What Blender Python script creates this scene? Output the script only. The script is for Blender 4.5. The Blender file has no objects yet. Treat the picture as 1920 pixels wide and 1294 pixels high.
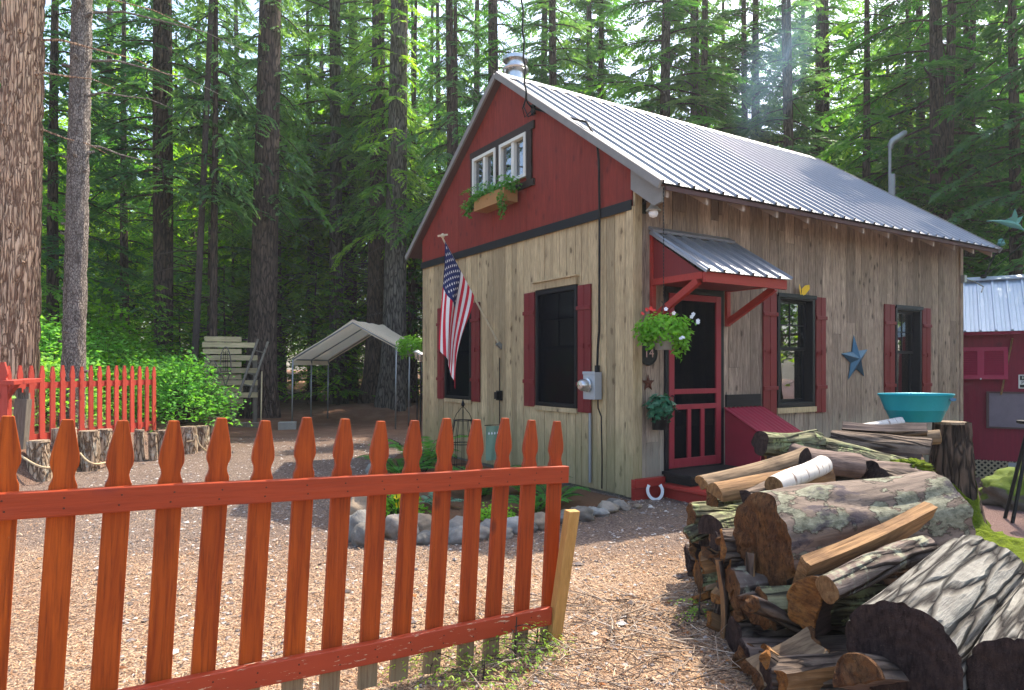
import bpy, math, random
from math import sin, cos, pi, radians, sqrt, atan2
from mathutils import Vector, Matrix, noise, Euler

V = Vector
scene = bpy.context.scene
COL = scene.collection
rng = random.Random(7)

# ------------------------------------------------------------------ camera, sky, sun, exposure
F = 1295.0            # focal length in photo pixels (photo 1920 wide)
HZ = 690.0            # horizon row
CAMH = 1.47
cam = bpy.data.cameras.new('camera')
cam.sensor_width = 36.0
cam.lens = 36.0 * F / 1920.0
cam.shift_y = (HZ - 647.0) / 1920.0
cam.clip_start = 0.05
cam.clip_end = 600
camo = bpy.data.objects.new('camera', cam)
COL.objects.link(camo)
camo.location = (0, 0, CAMH)
camo.rotation_euler = (radians(90), 0, 0)
scene.camera = camo

SUN_AZ = radians(40)      # to the right of the view direction
SUN_EL = radians(55)
world = bpy.data.worlds.new('World')
scene.world = world
world.use_nodes = True
wn = world.node_tree
bg = wn.nodes['Background']
sky = wn.nodes.new('ShaderNodeTexSky')
sky.sky_type = 'NISHITA'
sky.sun_disc = False
sky.sun_elevation = SUN_EL
sky.sun_rotation = SUN_AZ
sky.air_density = 1.0
sky.dust_density = 2.5
sky.ozone_density = 1.0
wn.links.new(sky.outputs[0], bg.inputs[0])
bg.inputs[1].default_value = 0.15
sun = bpy.data.lights.new('sun', 'SUN')
sun.energy = 3.0
sun.angle = radians(0.6)
sun.color = (1.0, 0.90, 0.75)
suno = bpy.data.objects.new('sun', sun)
COL.objects.link(suno)
sd = V((sin(SUN_AZ) * cos(SUN_EL), cos(SUN_AZ) * cos(SUN_EL), sin(SUN_EL)))
suno.rotation_euler = sd.to_track_quat('Z', 'Y').to_euler()
scene.view_settings.view_transform = 'Standard'
scene.view_settings.look = 'None'
scene.view_settings.exposure = 1.68
scene.view_settings.gamma = 1.0
scene.cycles.max_bounces = 8
scene.cycles.transparent_max_bounces = 12

# ------------------------------------------------------------------ helpers
def P(px, py, Z):
    """world point seen at photo pixel (px,py) at depth Z"""
    return V(((px - 960.0) * Z / F, Z, CAMH - (py - HZ) * Z / F))

def sstep(t):
    t = max(0.0, min(1.0, t))
    return t * t * (3 - 2 * t)

def tag(o, label=None, cat=None, group=None, kind=None):
    if label: o['label'] = label
    if cat: o['category'] = cat
    if group: o['group'] = group
    if kind: o['kind'] = kind
    return o

def empty(name, loc=(0, 0, 0), rz=0.0, label=None, cat=None, group=None):
    o = bpy.data.objects.new(name, None)
    o.empty_display_size = 0.2
    COL.objects.link(o)
    o.location = loc
    o.rotation_euler = (0, 0, rz)
    return tag(o, label, cat, group)

def copy_tree(o, parent=None):
    c = o.copy()
    COL.objects.link(c)
    if parent:
        c.parent = parent
    for ch in list(o.children):
        copy_tree(ch, c)
    return c

class MB:
    def __init__(s):
        s.v = []; s.f = []; s.m = []; s.r = []; s.mi = 0; s.rn = 0.5; s.h = None
    def add(s, vs, fs, mi=None, rn=None):
        b = len(s.v)
        s.v.extend([tuple(x) for x in vs])
        for f in fs:
            s.f.append(tuple(i + b for i in f))
            s.m.append(s.mi if mi is None else mi)
            s.r.append(s.rn if rn is None else rn)
        return s
    def box(s, x0, x1, y0, y1, z0, z1, **k):
        if x0 > x1: x0, x1 = x1, x0
        if y0 > y1: y0, y1 = y1, y0
        if z0 > z1: z0, z1 = z1, z0
        vs = [(x0,y0,z0),(x1,y0,z0),(x1,y1,z0),(x0,y1,z0),(x0,y0,z1),(x1,y0,z1),(x1,y1,z1),(x0,y1,z1)]
        return s.add(vs, [(0,3,2,1),(4,5,6,7),(0,1,5,4),(1,2,6,5),(2,3,7,6),(3,0,4,7)], **k)
    def bar(s, a, b, w, t, up=(0, 0, 1), **k):
        """rectangular bar from a to b, width w across, thickness t along up"""
        a = V(a); b = V(b); d = (b - a).normalized(); u = V(up)
        x = d.cross(u)
        if x.length < 1e-5: x = d.cross(V((1, 0, 0)))
        x.normalize(); y = x.cross(d).normalized()
        x *= w / 2; y *= t / 2
        vs = [a-x-y, a+x-y, a+x+y, a-x+y, b-x-y, b+x-y, b+x+y, b-x+y]
        return s.add(vs, [(0,1,2,3),(7,6,5,4),(0,4,5,1),(1,5,6,2),(2,6,7,3),(3,7,4,0)], **k)
    def tube(s, pts, rad, n=8, cap=True, **k):
        pts = [V(p) for p in pts]
        m = len(pts)
        rads = rad if isinstance(rad, (list, tuple)) else [rad] * m
        vs = []; fs = []
        ref = None
        for i, p in enumerate(pts):
            d = (pts[min(i+1, m-1)] - pts[max(i-1, 0)]).normalized()
            if ref is None:
                ref = V((0, 0, 1)) if abs(d.z) < 0.9 else V((1, 0, 0))
            x = ref - d * ref.dot(d)
            if x.length < 1e-4: x = d.orthogonal()
            x.normalize(); ref = x
            y = d.cross(x)
            for j in range(n):
                a = 2 * pi * j / n
                vs.append(p + (x * cos(a) + y * sin(a)) * rads[i])
        for i in range(m - 1):
            for j in range(n):
                j2 = (j + 1) % n
                fs.append((i*n+j, i*n+j2, (i+1)*n+j2, (i+1)*n+j))
        if cap:
            fs.append(tuple(reversed(range(n))))
            fs.append(tuple((m-1)*n + j for j in range(n)))
        return s.add(vs, fs, **k)
    def lathe(s, prof, n=20, c=(0, 0, 0), sx=1.0, sy=1.0, **k):
        vs = []; fs = []
        m = len(prof)
        for r, z in prof:
            for j in range(n):
                a = 2 * pi * j / n
                vs.append((c[0] + r*cos(a)*sx, c[1] + r*sin(a)*sy, c[2] + z))
        for i in range(m - 1):
            for j in range(n):
                j2 = (j + 1) % n
                fs.append((i*n+j, i*n+j2, (i+1)*n+j2, (i+1)*n+j))
        return s.add(vs, fs, **k)
    def prism(s, poly, fn, d0, d1, **k):
        """poly: 2d points; fn(u,v,d)->3d"""
        n = len(poly)
        vs = [fn(u, v, d0) for u, v in poly] + [fn(u, v, d1) for u, v in poly]
        fs = [tuple(reversed(range(n))), tuple(range(n, 2*n))]
        for i in range(n):
            j = (i + 1) % n
            fs.append((i, j, n + j, n + i))
        return s.add(vs, fs, **k)
    def mesh(s, name, mats, smooth=False):
        me = bpy.data.meshes.new(name)
        me.from_pydata(s.v, [], s.f)
        if not isinstance(mats, (list, tuple)): mats = [mats]
        for m in mats: me.materials.append(m)
        if len(mats) > 1:
            me.polygons.foreach_set('material_index', s.m)
        at = me.attributes.new('rnd', 'FLOAT', 'FACE')
        at.data.foreach_set('value', s.r)
        if s.h is not None:
            ah = me.attributes.new('hgt', 'FLOAT', 'POINT')
            ah.data.foreach_set('value', s.h)
        if smooth is True:
            me.polygons.foreach_set('use_smooth', [True] * len(me.polygons))
        elif smooth:
            me.polygons.foreach_set('use_smooth', [True] * len(me.polygons))
            try: me.set_sharp_from_angle(angle=radians(smooth))
            except Exception: pass
        me.update()
        return me
    def build(s, name, mats, parent=None, smooth=False, recalc=False):
        me = s.mesh(name, mats, smooth)
        if recalc:
            import bmesh
            bm = bmesh.new(); bm.from_mesh(me)
            bmesh.ops.recalc_face_normals(bm, faces=bm.faces)
            bm.to_mesh(me); bm.free()
        o = bpy.data.objects.new(name, me)
        COL.objects.link(o)
        if parent: o.parent = parent
        return o

def bevel(o, w=0.004, seg=2):
    b = o.modifiers.new('bevel', 'BEVEL')
    b.width = w; b.segments = seg; b.limit_method = 'ANGLE'; b.angle_limit = radians(40)
    return o

# ------------------------------------------------------------------ material node helper
class G:
    def __init__(s, name):
        s.mat = bpy.data.materials.new(name)
        s.mat.use_nodes = True
        s.nt = s.mat.node_tree
        s.nt.nodes.clear()
        s.o = s.nt.nodes.new('ShaderNodeOutputMaterial')
        s._tc = None
    def n(s, t, ins=None, **props):
        nd = s.nt.nodes.new(t)
        for k, v in props.items(): setattr(nd, k, v)
        for k, v in (ins or {}).items():
            if isinstance(v, bpy.types.NodeSocket): s.nt.links.new(v, nd.inputs[k])
            else: nd.inputs[k].default_value = v
        return nd
    def obj(s, scale=(1, 1, 1), loc=(0, 0, 0), rot=(0, 0, 0)):
        if s._tc is None: s._tc = s.n('ShaderNodeTexCoord')
        m = s.n('ShaderNodeMapping', {'Vector': s._tc.outputs['Object'], 'Scale': scale, 'Location': loc, 'Rotation': rot})
        return m.outputs[0]
    def pos(s, scale=(1, 1, 1)):
        g = s.n('ShaderNodeNewGeometry')
        return s.n('ShaderNodeMapping', {'Vector': g.outputs['Position'], 'Scale': scale}).outputs[0]
    def off(s, vec, val, amt=37.0):
        """shift a vector by a random value"""
        c = s.math('MULTIPLY', val, amt)
        cc = s.n('ShaderNodeCombineXYZ', {0: c, 1: c, 2: c})
        return s.n('ShaderNodeVectorMath', {0: vec, 1: cc.outputs[0]}, operation='ADD').outputs[0]
    def noise(s, vec, scale=5, detail=4, rough=.55, dist=0.0):
        return s.n('ShaderNodeTexNoise', {'Vector': vec, 'Scale': scale, 'Detail': detail, 'Roughness': rough, 'Distortion': dist}).outputs[0]
    def vor(s, vec, scale=5, feature='F1', out='Distance', rnd=1.0):
        return s.n('ShaderNodeTexVoronoi', {'Vector': vec, 'Scale': scale, 'Randomness': rnd}, feature=feature).outputs[out]
    def attr(s, name):
        return s.n('ShaderNodeAttribute', attribute_name=name).outputs['Fac']
    def orand(s):
        return s.n('ShaderNodeObjectInfo').outputs['Random']
    def ramp(s, fac, stops, interp='LINEAR'):
        nd = s.n('ShaderNodeValToRGB', {'Fac': fac})
        cr = nd.color_ramp; cr.interpolation = interp
        while len(cr.elements) < len(stops): cr.elements.new(0.5)
        for e, (p, c) in zip(cr.elements, stops):
            e.position = p
            e.color = (c, c, c, 1) if isinstance(c, (int, float)) else (c[0], c[1], c[2], 1)
        return nd.outputs[0]
    def mix(s, fac, a, b, mode='MIX'):
        nd = s.n('ShaderNodeMix', data_type='RGBA', blend_type=mode)
        for k, v in ((0, fac), (6, a), (7, b)):
            if isinstance(v, bpy.types.NodeSocket): s.nt.links.new(v, nd.inputs[k])
            elif isinstance(v, (tuple, list)): nd.inputs[k].default_value = (v[0], v[1], v[2], 1)
            else: nd.inputs[k].default_value = v
        return nd.outputs[2]
    def math(s, op, a, b=0.0, c=0.0):
        return s.n('ShaderNodeMath', {0: a, 1: b, 2: c}, operation=op).outputs[0]
    def bump(s, h, strength=.5, dist=.02):
        return s.n('ShaderNodeBump', {'Height': h, 'Strength': strength, 'Distance': dist}).outputs[0]
    def pbsdf(s, col, rough=.6, metal=0.0, normal=None, spec=.4, **extra):
        ins = {'Base Color': col if isinstance(col, bpy.types.NodeSocket) else (col[0], col[1], col[2], 1),
               'Roughness': rough, 'Metallic': metal, 'Specular IOR Level': spec}
        if normal is not None: ins['Normal'] = normal
        ins.update(extra)
        return s.n('ShaderNodeBsdfPrincipled', ins).outputs[0]
    def out(s, sh):
        s.nt.links.new(sh, s.o.inputs['Surface'])
        return s.mat
    def simple(s, *a, **k):
        return s.out(s.pbsdf(*a, **k))

MAT = {}

def plain(name, col, rough=.6, metal=0.0, var=.25, scale=6, bump=.15):
    g = G(name)
    n = g.noise(g.obj(), scale, 5, .6)
    n2 = g.noise(g.obj(), scale * 9, 3, .6)
    c = g.mix(n, [x * (1 - var) for x in col], [min(1, x * (1 + var)) for x in col])
    c = g.mix(g.math('MULTIPLY', n2, .35), c, [x * .6 for x in col])
    MAT[name] = g.simple(c, g.math('ADD', rough - .1, g.math('MULTIPLY', n, .2)), metal, g.bump(n2, bump, .01), .22)
    return MAT[name]

def boards(name, cA, cB, cK, axis='Z', gloss=.75, stain=None, knots=True, streak=1.0, low_tint=None, tone=((0, .66), (.5, 1.0), (1, 1.22))):
    """sawn boards, grain along an axis; per-board shift from attribute rnd"""
    g = G(name)
    sc = {'Z': (14, 14, .9), 'X': (.9, 14, 14), 'Y': (14, .9, 14)}[axis]
    r = g.attr('rnd')
    v = g.off(g.obj(sc), r)
    n = g.noise(v, 2.2, 7, .62, .6)
    n2 = g.noise(g.off(g.obj([x * 5 for x in sc]), r), 1.6, 4, .6)
    big = g.noise(g.off(g.obj((1.2, 1.2, .6)), r), 1.5, 3, .5)
    c = g.mix(g.ramp(n, [(.28, 0), (.72, 1)]), cB, cA)
    c = g.mix(g.math('MULTIPLY', g.ramp(n2, [(.42, 0), (.66, 1)]), .55 * streak), c, [x * .35 for x in cB])
    c = g.mix(1.0, c, g.ramp(r, list(tone)), 'MULTIPLY')
    c = g.mix(g.math('MULTIPLY', g.ramp(big, [(.35, 1), (.62, 0)]), .4 * streak), c, [x * .55 for x in cB])
    h = g.math('ADD', n, g.math('MULTIPLY', n2, .5))
    if knots:
        sp_ = g.n('ShaderNodeSeparateXYZ', {0: g.obj()})
        ac = {'Z': (0, 1, 2), 'X': (1, 2, 0), 'Y': (0, 2, 1)}[axis]
        uu = g.math('ADD', g.math('ADD', sp_.outputs[ac[0]], sp_.outputs[ac[1]]), g.math('MULTIPLY', r, 13.0))
        ww = g.math('ADD', sp_.outputs[ac[2]], g.math('MULTIPLY', r, 41.0))
        dn = g.math('MULTIPLY', g.noise(g.obj(), 22, 3), .035)
        kv = g.n('ShaderNodeCombineXYZ', {0: g.math('MULTIPLY', g.math('ADD', uu, dn), 6.0), 1: g.math('MULTIPLY', g.math('ADD', ww, dn), 3.0), 2: 0.0}).outputs[0]
        kn = g.n('ShaderNodeTexVoronoi', {'Vector': kv, 'Scale': 1.0}, voronoi_dimensions='2D')
        pick = g.ramp(g.n('ShaderNodeSeparateColor', {0: kn.outputs['Color']}).outputs[0], [(.40, 0), (.42, 1)])
        kr = g.ramp(kn.outputs['Distance'], [(.04, 1), (.10, .75), (.14, .22), (.30, 0)])
        km = g.math('MULTIPLY', g.math('MULTIPLY', kr, pick), g.ramp(g.noise(g.off(g.obj((1.4, 1.4, .8)), r, 6.0), 1.6, 2), [(.42, 0), (.56, 1)]))
        c = g.mix(g.math('MULTIPLY', km, .85), c, cK)
    if low_tint:
        # algae tint low on the pale boards, lighter tone low on the grey
        z = g.n('ShaderNodeSeparateXYZ', {0: g.obj()}).outputs[2]
        low = g.math('ADD', z, g.math('MULTIPLY', g.noise(g.obj((5, 5, 1.2)), 2, 4), -.9))
        c = g.mix(g.ramp(low, [(0.0, .5), (.45, 0)]), c, low_tint)
    MAT[name] = g.simple(c, gloss, 0, g.bump(h, .35, .006), .25)
    return MAT[name]

boards('pale_board', (.66, .50, .29), (.40, .285, .155), (.10, .06, .03), low_tint=(.22, .20, .09))
boards('grey_board', (.57, .425, .31), (.25, .17, .125), (.045, .028, .018), streak=1.35, low_tint=(.36, .33, .26))
boards('red_board', (.30, .040, .026), (.19, .022, .016), (.11, .014, .012), streak=.6, tone=((0, .9), (1, 1.08)))
boards('shutter_red', (.20, .020, .022), (.16, .015, .018), (.1, .01, .01), streak=.3, knots=False, gloss=.5)
boards('door_red', (.32, .026, .042), (.27, .020, .034), (.2, .02, .02), streak=.2, knots=False, gloss=.45)
boards('beam_red', (.40, .040, .030), (.32, .030, .022), (.2, .02, .02), axis='X', streak=.3, knots=False, gloss=.5)
boards('picket_stain', (.50, .105, .022), (.38, .070, .014), (.16, .03, .01), streak=.35, gloss=.5)
boards('rail_stain', (.40, .058, .016), (.30, .040, .012), (.2, .03, .02), axis='X', streak=.35, gloss=.45)
boards('sunlit_picket_stain', (.52, .075, .050), (.44, .055, .036), (.25, .03, .02), streak=.25, gloss=.6)  # same stain as the front fence, with sunlight put into its colour
boards('raw_stake', (.55, .31, .10), (.44, .22, .06), (.2, .09, .03), streak=.5, gloss=.6)
boards('slat_wood', (.72, .58, .35), (.46, .36, .20), (.12, .09, .05), axis='X', streak=.7)
boards('old_grey_wood', (.30, .26, .21), (.16, .13, .10), (.05, .04, .03))
boards('dark_step', (.030, .025, .025), (.018, .015, .015), (.02, .02, .02), axis='X', knots=False)
plain('black_trim', (.007, .007, .009), .5)
plain('navy_frame', (.005, .007, .012), .4)
plain('dark_brown_trim', (.030, .018, .014), .6)
plain('white_vinyl', (.72, .70, .62), .4, var=.08)
plain('soffit_wood', (.11, .062, .06), .8)
plain('rafter_wood', (.40, .30, .24), .8)
plain('grey_trim', (.24, .225, .21), .6)
plain('box_red', (.30, .022, .045), .6)
boards('shed_red', (.25, .005, .032), (.19, .004, .026), (.12, .004, .02), streak=.3, gloss=.6)
plain('shed_shutter', (.38, .016, .062), .5, var=.1)
plain('meter_grey', (.42, .44, .46), .4, .2, var=.08)
plain('conduit_grey', (.32, .32, .32), .5, .3)
plain('black_iron', (.006, .006, .007), .45)
plain('cable_black', (.009, .009, .009), .6)
plain('rust_iron', (.10, .032, .018), .75)
plain('blue_tin', (.055, .125, .19), .38, .45, var=.4, scale=8)
plain('teal_tin', (.006, .27, .33), .36, .2, var=.2)
plain('horseshoe_white', (.80, .80, .78), .6)
plain('clay_pot', (.22, .20, .17), .7)
plain('black_pot', (.006, .006, .007), .35)
plain('planter_brown', (.40, .20, .07), .6)
g = G('canvas')
n_ = g.noise(g.obj(), 5, 4)
c_ = g.mix(n_, (.80, .67, .50), (.90, .80, .64))
MAT['canvas'] = g.out(g.n('ShaderNodeMixShader', {0: .42, 1: g.pbsdf(c_, .8, 0, None, .2), 2: g.n('ShaderNodeBsdfTranslucent', {'Color': c_}).outputs[0]}).outputs[0])
plain('pole_white', (.56, .46, .31), .4)
plain('steel_pole', (.30, .31, .30), .4, .6)
plain('bright_steel', (.62, .62, .62), .28, .9, var=.12)
plain('rope', (.55, .42, .26), .9, scale=60)
plain('concrete', (.36, .33, .28), .9)
plain('lattice_wood', (.34, .27, .18), .8)
plain('blackboard', (.20, .16, .185), .6)
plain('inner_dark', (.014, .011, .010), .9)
plain('yellow_metal', (.85, .50, .03), .4)
plain('sign_white', (.75, .73, .68), .5, var=.05)
plain('sign_black', (.02, .02, .02), .5)
plain('flag_green', (.20, .29, .20), .9, var=.1)
plain('flag_red', (.58, .022, .045), .75, var=.12, scale=14)
plain('flag_white', (.80, .74, .70), .75, var=.06, scale=14)
plain('flag_blue', (.018, .026, .10), .75, var=.15, scale=14)
plain('petal_white', (.85, .82, .85), .6)
plain('petal_red', (.70, .05, .04), .6)
plain('petal_yellow', (.85, .62, .01), .6)
plain('number_tan', (.45, .28, .24), .6)
plain('lamp_shade_tin', (.45, .43, .38), .4, .5)
plain('copper_green', (.12, .30, .26), .5, .3)

def metal_roof(name, col, rough, met):
    g = G(name)
    n = g.noise(g.obj((.5, 3, 3)), 2.5, 5, .6)
    sp = g.noise(g.obj(), 40, 3, .6)
    c = g.mix(n, [x * .86 for x in col], col)
    r = g.math('ADD', rough - .08, g.math('MULTIPLY', sp, .18))
    MAT[name] = g.simple(c, r, met, g.bump(sp, .05, .004), .5)
metal_roof('tin_roof', (.33, .33, .35), .42, .6)
metal_roof('shed_tin', (.58, .66, .76), .42, .5)

def glass(name, tint, gl=.22, rough=.015):
    g = G(name)
    tr = g.n('ShaderNodeBsdfTransparent', {'Color': (tint, tint, tint * 1.05, 1)}).outputs[0]
    n = g.noise(g.obj((1, 1, 1)), 1.2, 2)
    gs = g.n('ShaderNodeBsdfGlossy', {'Roughness': rough, 'Color': (.9, .93, .95, 1), 'Normal': g.bump(n, .12, .02)}).outputs[0]
    lw = g.n('ShaderNodeLayerWeight', {'Blend': .35}).outputs['Fresnel']
    fac = g.math('ADD', gl, g.math('MULTIPLY', lw, .45))
    MAT[name] = g.out(g.n('ShaderNodeMixShader', {0: fac, 1: tr, 2: gs}).outputs[0])
glass('window_glass', .55, .20)
glass('meter_glass', .8, .3)

def screen(name, opac):
    g = G(name)
    tr = g.n('ShaderNodeBsdfTransparent').outputs[0]
    df = g.n('ShaderNodeBsdfDiffuse', {'Color': (.004, .005, .008, 1)}).outputs[0]
    MAT[name] = g.out(g.n('ShaderNodeMixShader', {0: opac, 1: tr, 2: df}).outputs[0])
screen('insect_screen', .62)

def leafmat(name, cols, trans=.5, rough=.55, hue_obj=1.5):
    """thin leaf: reflects and lets light through; cols = darkest..lightest leaf colours"""
    g = G(name)
    r = g.attr('rnd')
    o = g.orand()
    n = g.noise(g.pos((1, 1, 1)), .55, 3, .6)
    f = g.math('ADD', g.math('MULTIPLY', r, .55), g.math('ADD', g.math('MULTIPLY', g.math('SUBTRACT', o, .5), .25 * hue_obj), g.math('MULTIPLY', n, .45)))
    k = len(cols)
    c = g.ramp(f, [(.12 + .76 * i / (k - 1), cols[i]) for i in range(k)])
    pb = g.pbsdf(c, rough, 0, None, .25)
    ct = g.mix(1.0, c, (1.55, 1.45, .55), 'MULTIPLY')
    tl = g.n('ShaderNodeBsdfTranslucent', {'Color': ct}).outputs[0]
    MAT[name] = g.out(g.n('ShaderNodeMixShader', {0: trans, 1: pb, 2: tl}).outputs[0])
leafmat('hemlock_needles', [(.022, .10, .026), (.055, .19, .042), (.13, .31, .050), (.32, .52, .07)], .62)
leafmat('blue_hemlock_needles', [(.028, .095, .055), (.060, .16, .085), (.12, .26, .105), (.25, .42, .14)], .62)
leafmat('maple_leaves', [(.07, .22, .014), (.14, .34, .02), (.26, .48, .03), (.42, .60, .05)], .55)
leafmat('bush_leaves', [(.07, .27, .04), (.14, .40, .06), (.24, .54, .10), (.38, .64, .16)], .5)
leafmat('dark_leaves', [(.02, .11, .018), (.05, .20, .03), (.10, .30, .045), (.18, .42, .07)], .5)
leafmat('fern_leaves', [(.03, .14, .02), (.07, .24, .04), (.12, .34, .06), (.22, .44, .09)], .5)
leafmat('basket_leaves', [(.06, .20, .012), (.12, .34, .02), (.20, .46, .035), (.32, .55, .07)], .45)
leafmat('ivy_leaves', [(.008, .06, .03), (.02, .11, .055), (.04, .17, .09), (.25, .38, .28)], .3)
leafmat('seedling_leaves', [(.08, .20, .02), (.18, .34, .03), (.30, .46, .05), (.45, .55, .10)], .45)
leafmat('spruce_tips', [(.10, .14, .05), (.20, .22, .09), (.30, .28, .12), (.40, .36, .18)], .4)

def bark(name, cA, cB, cC, sz=(9, 9, 1.6), useh=False, lichen=None, b=.9):
    g = G(name)
    o = g.orand()
    v = g.off(g.obj(sz), o, 13.0)
    d = g.noise(g.obj((6, 6, 3)), 1.5, 4)
    vv = g.n('ShaderNodeVectorMath', {0: v, 1: g.n('ShaderNodeVectorMath', {0: g.n('ShaderNodeTexNoise', {'Vector': v, 'Scale': 1.1, 'Detail': 3.0}).outputs[1], 'Scale': .9}, operation='SCALE').outputs[0]}, operation='ADD').outputs[0]
    e = g.vor(vv, 1.6, 'DISTANCE_TO_EDGE')
    crack = g.ramp(e, [(.0, 0), (.16, 1)])
    n = g.noise(g.off(g.obj([x * 2 for x in sz]), o, 7.0), 2.0, 6, .65)
    c = g.mix(g.ramp(n, [(.3, 0), (.7, 1)]), cB, cA)
    c = g.mix(g.math('MULTIPLY', g.ramp(d, [(.4, 0), (.65, 1)]), .5), c, [min(1, x * 1.5) for x in cA])
    c = g.mix(g.math('SUBTRACT', 1.0, crack), c, cC)
    if useh:
        h = g.attr('hgt')
        c = g.mix(g.ramp(h, [(.04, 1), (.34, 0)]), c, cC)
    if lichen:
        ln = g.noise(g.off(g.obj((5, 5, 3)), o, 5.0), 2.2, 7, .7)
        c = g.mix(g.ramp(ln, [(.52, 0), (.6, .9)]), c, lichen)
    hh = g.math('ADD', crack, g.math('MULTIPLY', n, .7))
    MAT[name] = g.simple(c, .9, 0, g.bump(hh, b, .03), .2)
bark('hemlock_bark', (.12, .085, .065), (.070, .050, .040), (.028, .02, .017))
bark('grey_bark', (.17, .150, .125), (.10, .085, .07), (.035, .028, .024))
bark('near_brown_bark', (.72, .47, .31), (.50, .30, .19), (.20, .10, .06), (15, 15, 1.1), True)
bark('near_grey_bark', (.40, .345, .30), (.25, .21, .18), (.13, .10, .088), (26, 26, 10), True)
bark('twig_bark', (.10, .08, .065), (.06, .045, .04), (.03, .022, .02))
# log barks, grain along local X
LG = (1.2, 8, 8)
bark('log_bark', (.16, .118, .088), (.085, .060, .046), (.03, .02, .016), LG, True)
bark('log_bark_grey', (.23, .22, .19), (.13, .115, .10), (.014, .010, .009), (1.1, 9, 9), True)
bark('log_bark_lichen', (.20, .15, .12), (.11, .08, .065), (.03, .02, .016), LG, True, (.30, .30, .21))
bark('log_bark_green', (.20, .19, .105), (.11, .10, .06), (.03, .026, .018), LG, True, (.27, .30, .14))
bark('stump_bark', (.50, .38, .27), (.33, .23, .15), (.15, .095, .06), (11, 11, 3.0), True, (.55, .50, .40))
bark('post_bark', (.13, .085, .06), (.07, .045, .034), (.022, .014, .011), (10, 10, 1.2), True)

def peeled():
    g = G('log_peeled')
    o = g.orand()
    v = g.obj((1.0, 11, 11))
    n = g.noise(v, 2.2, 7, .65, .4)
    c = g.mix(g.ramp(n, [(.3, 0), (.7, 1)]), (.075, .055, .044), (.24, .18, .14))
    p = g.noise(g.obj((2.2, 3.6, 3.6)), 1.55, 6, .62)
    f = g.noise(g.obj((8, 14, 14)), 2.5, 5, .7)
    li = g.mix(g.ramp(f, [(.35, 0), (.65, 1)]), (.09, .088, .058), (.25, .245, .175))
    p = g.math('ADD', p, g.math('MULTIPLY', g.math('SUBTRACT', f, .5), .10))
    edge = g.ramp(p, [(.495, 0), (.51, 1), (.522, 1), (.54, 0)])
    c = g.mix(g.ramp(p, [(.51, 0), (.525, 1)]), c, li)
    c = g.mix(g.math('MULTIPLY', edge, .5), c, (.05, .035, .028))
    dk = g.noise(g.obj((2, 4, 4), (7, 3, 1)), 2.0, 5, .6)
    c = g.mix(g.ramp(dk, [(.58, 0), (.64, .8)]), c, (.05, .04, .05))
    h = g.math('ADD', g.math('MULTIPLY', n, .5), g.math('MULTIPLY', g.ramp(p, [(.505, 0), (.525, 1)]), 1.2))
    MAT['log_peeled'] = g.simple(c, .85, 0, g.bump(g.math('ADD', h, g.math('MULTIPLY', f, .4)), .7, .02), .2)
peeled()

def birch():
    g = G('birch_bark')
    n = g.noise(g.obj((18, 3, 3)), 2.5, 4, .6)
    c = g.mix(g.ramp(n, [(.36, 0), (.44, 1)]), (.20, .13, .10), (.55, .50, .45))
    MAT['birch_bark'] = g.simple(c, .7, 0, g.bump(n, .3, .01))
birch()

def split_wood(name, cA, cB, cC, rot=.0):
    g = G(name)
    o = g.orand()
    v = g.off(g.obj((1.2, 13, 13)), o, 9.0)
    n = g.noise(v, 2.0, 7, .65, .5)
    n2 = g.noise(g.off(g.obj((3, 40, 40)), o), 1.5, 4, .6)
    b = g.noise(g.off(g.obj((2, 3, 3)), o), 1.6, 4, .6)
    c = g.mix(g.ramp(n, [(.3, 0), (.7, 1)]), cB, cA)
    c = g.mix(g.math('MULTIPLY', g.ramp(n2, [(.45, 0), (.65, 1)]), .5), c, cC)
    c = g.mix(g.ramp(b, [(.5, 0), (.68, .7)]), c, cC)
    MAT[name] = g.simple(c, .85, 0, g.bump(g.math('ADD', n, n2), .6, .012), .2)
split_wood('split_tan', (.36, .205, .092), (.21, .115, .052), (.09, .045, .024))
split_wood('split_grey', (.26, .19, .15), (.15, .105, .082), (.05, .034, .028))
split_wood('split_pale', (.31, .215, .13), (.18, .12, .07), (.05, .03, .02))
split_wood('split_pink', (.25, .175, .14), (.14, .095, .078), (.05, .034, .03))
split_wood('split_dark', (.10, .07, .062), (.055, .038, .035), (.02, .014, .013))

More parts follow.
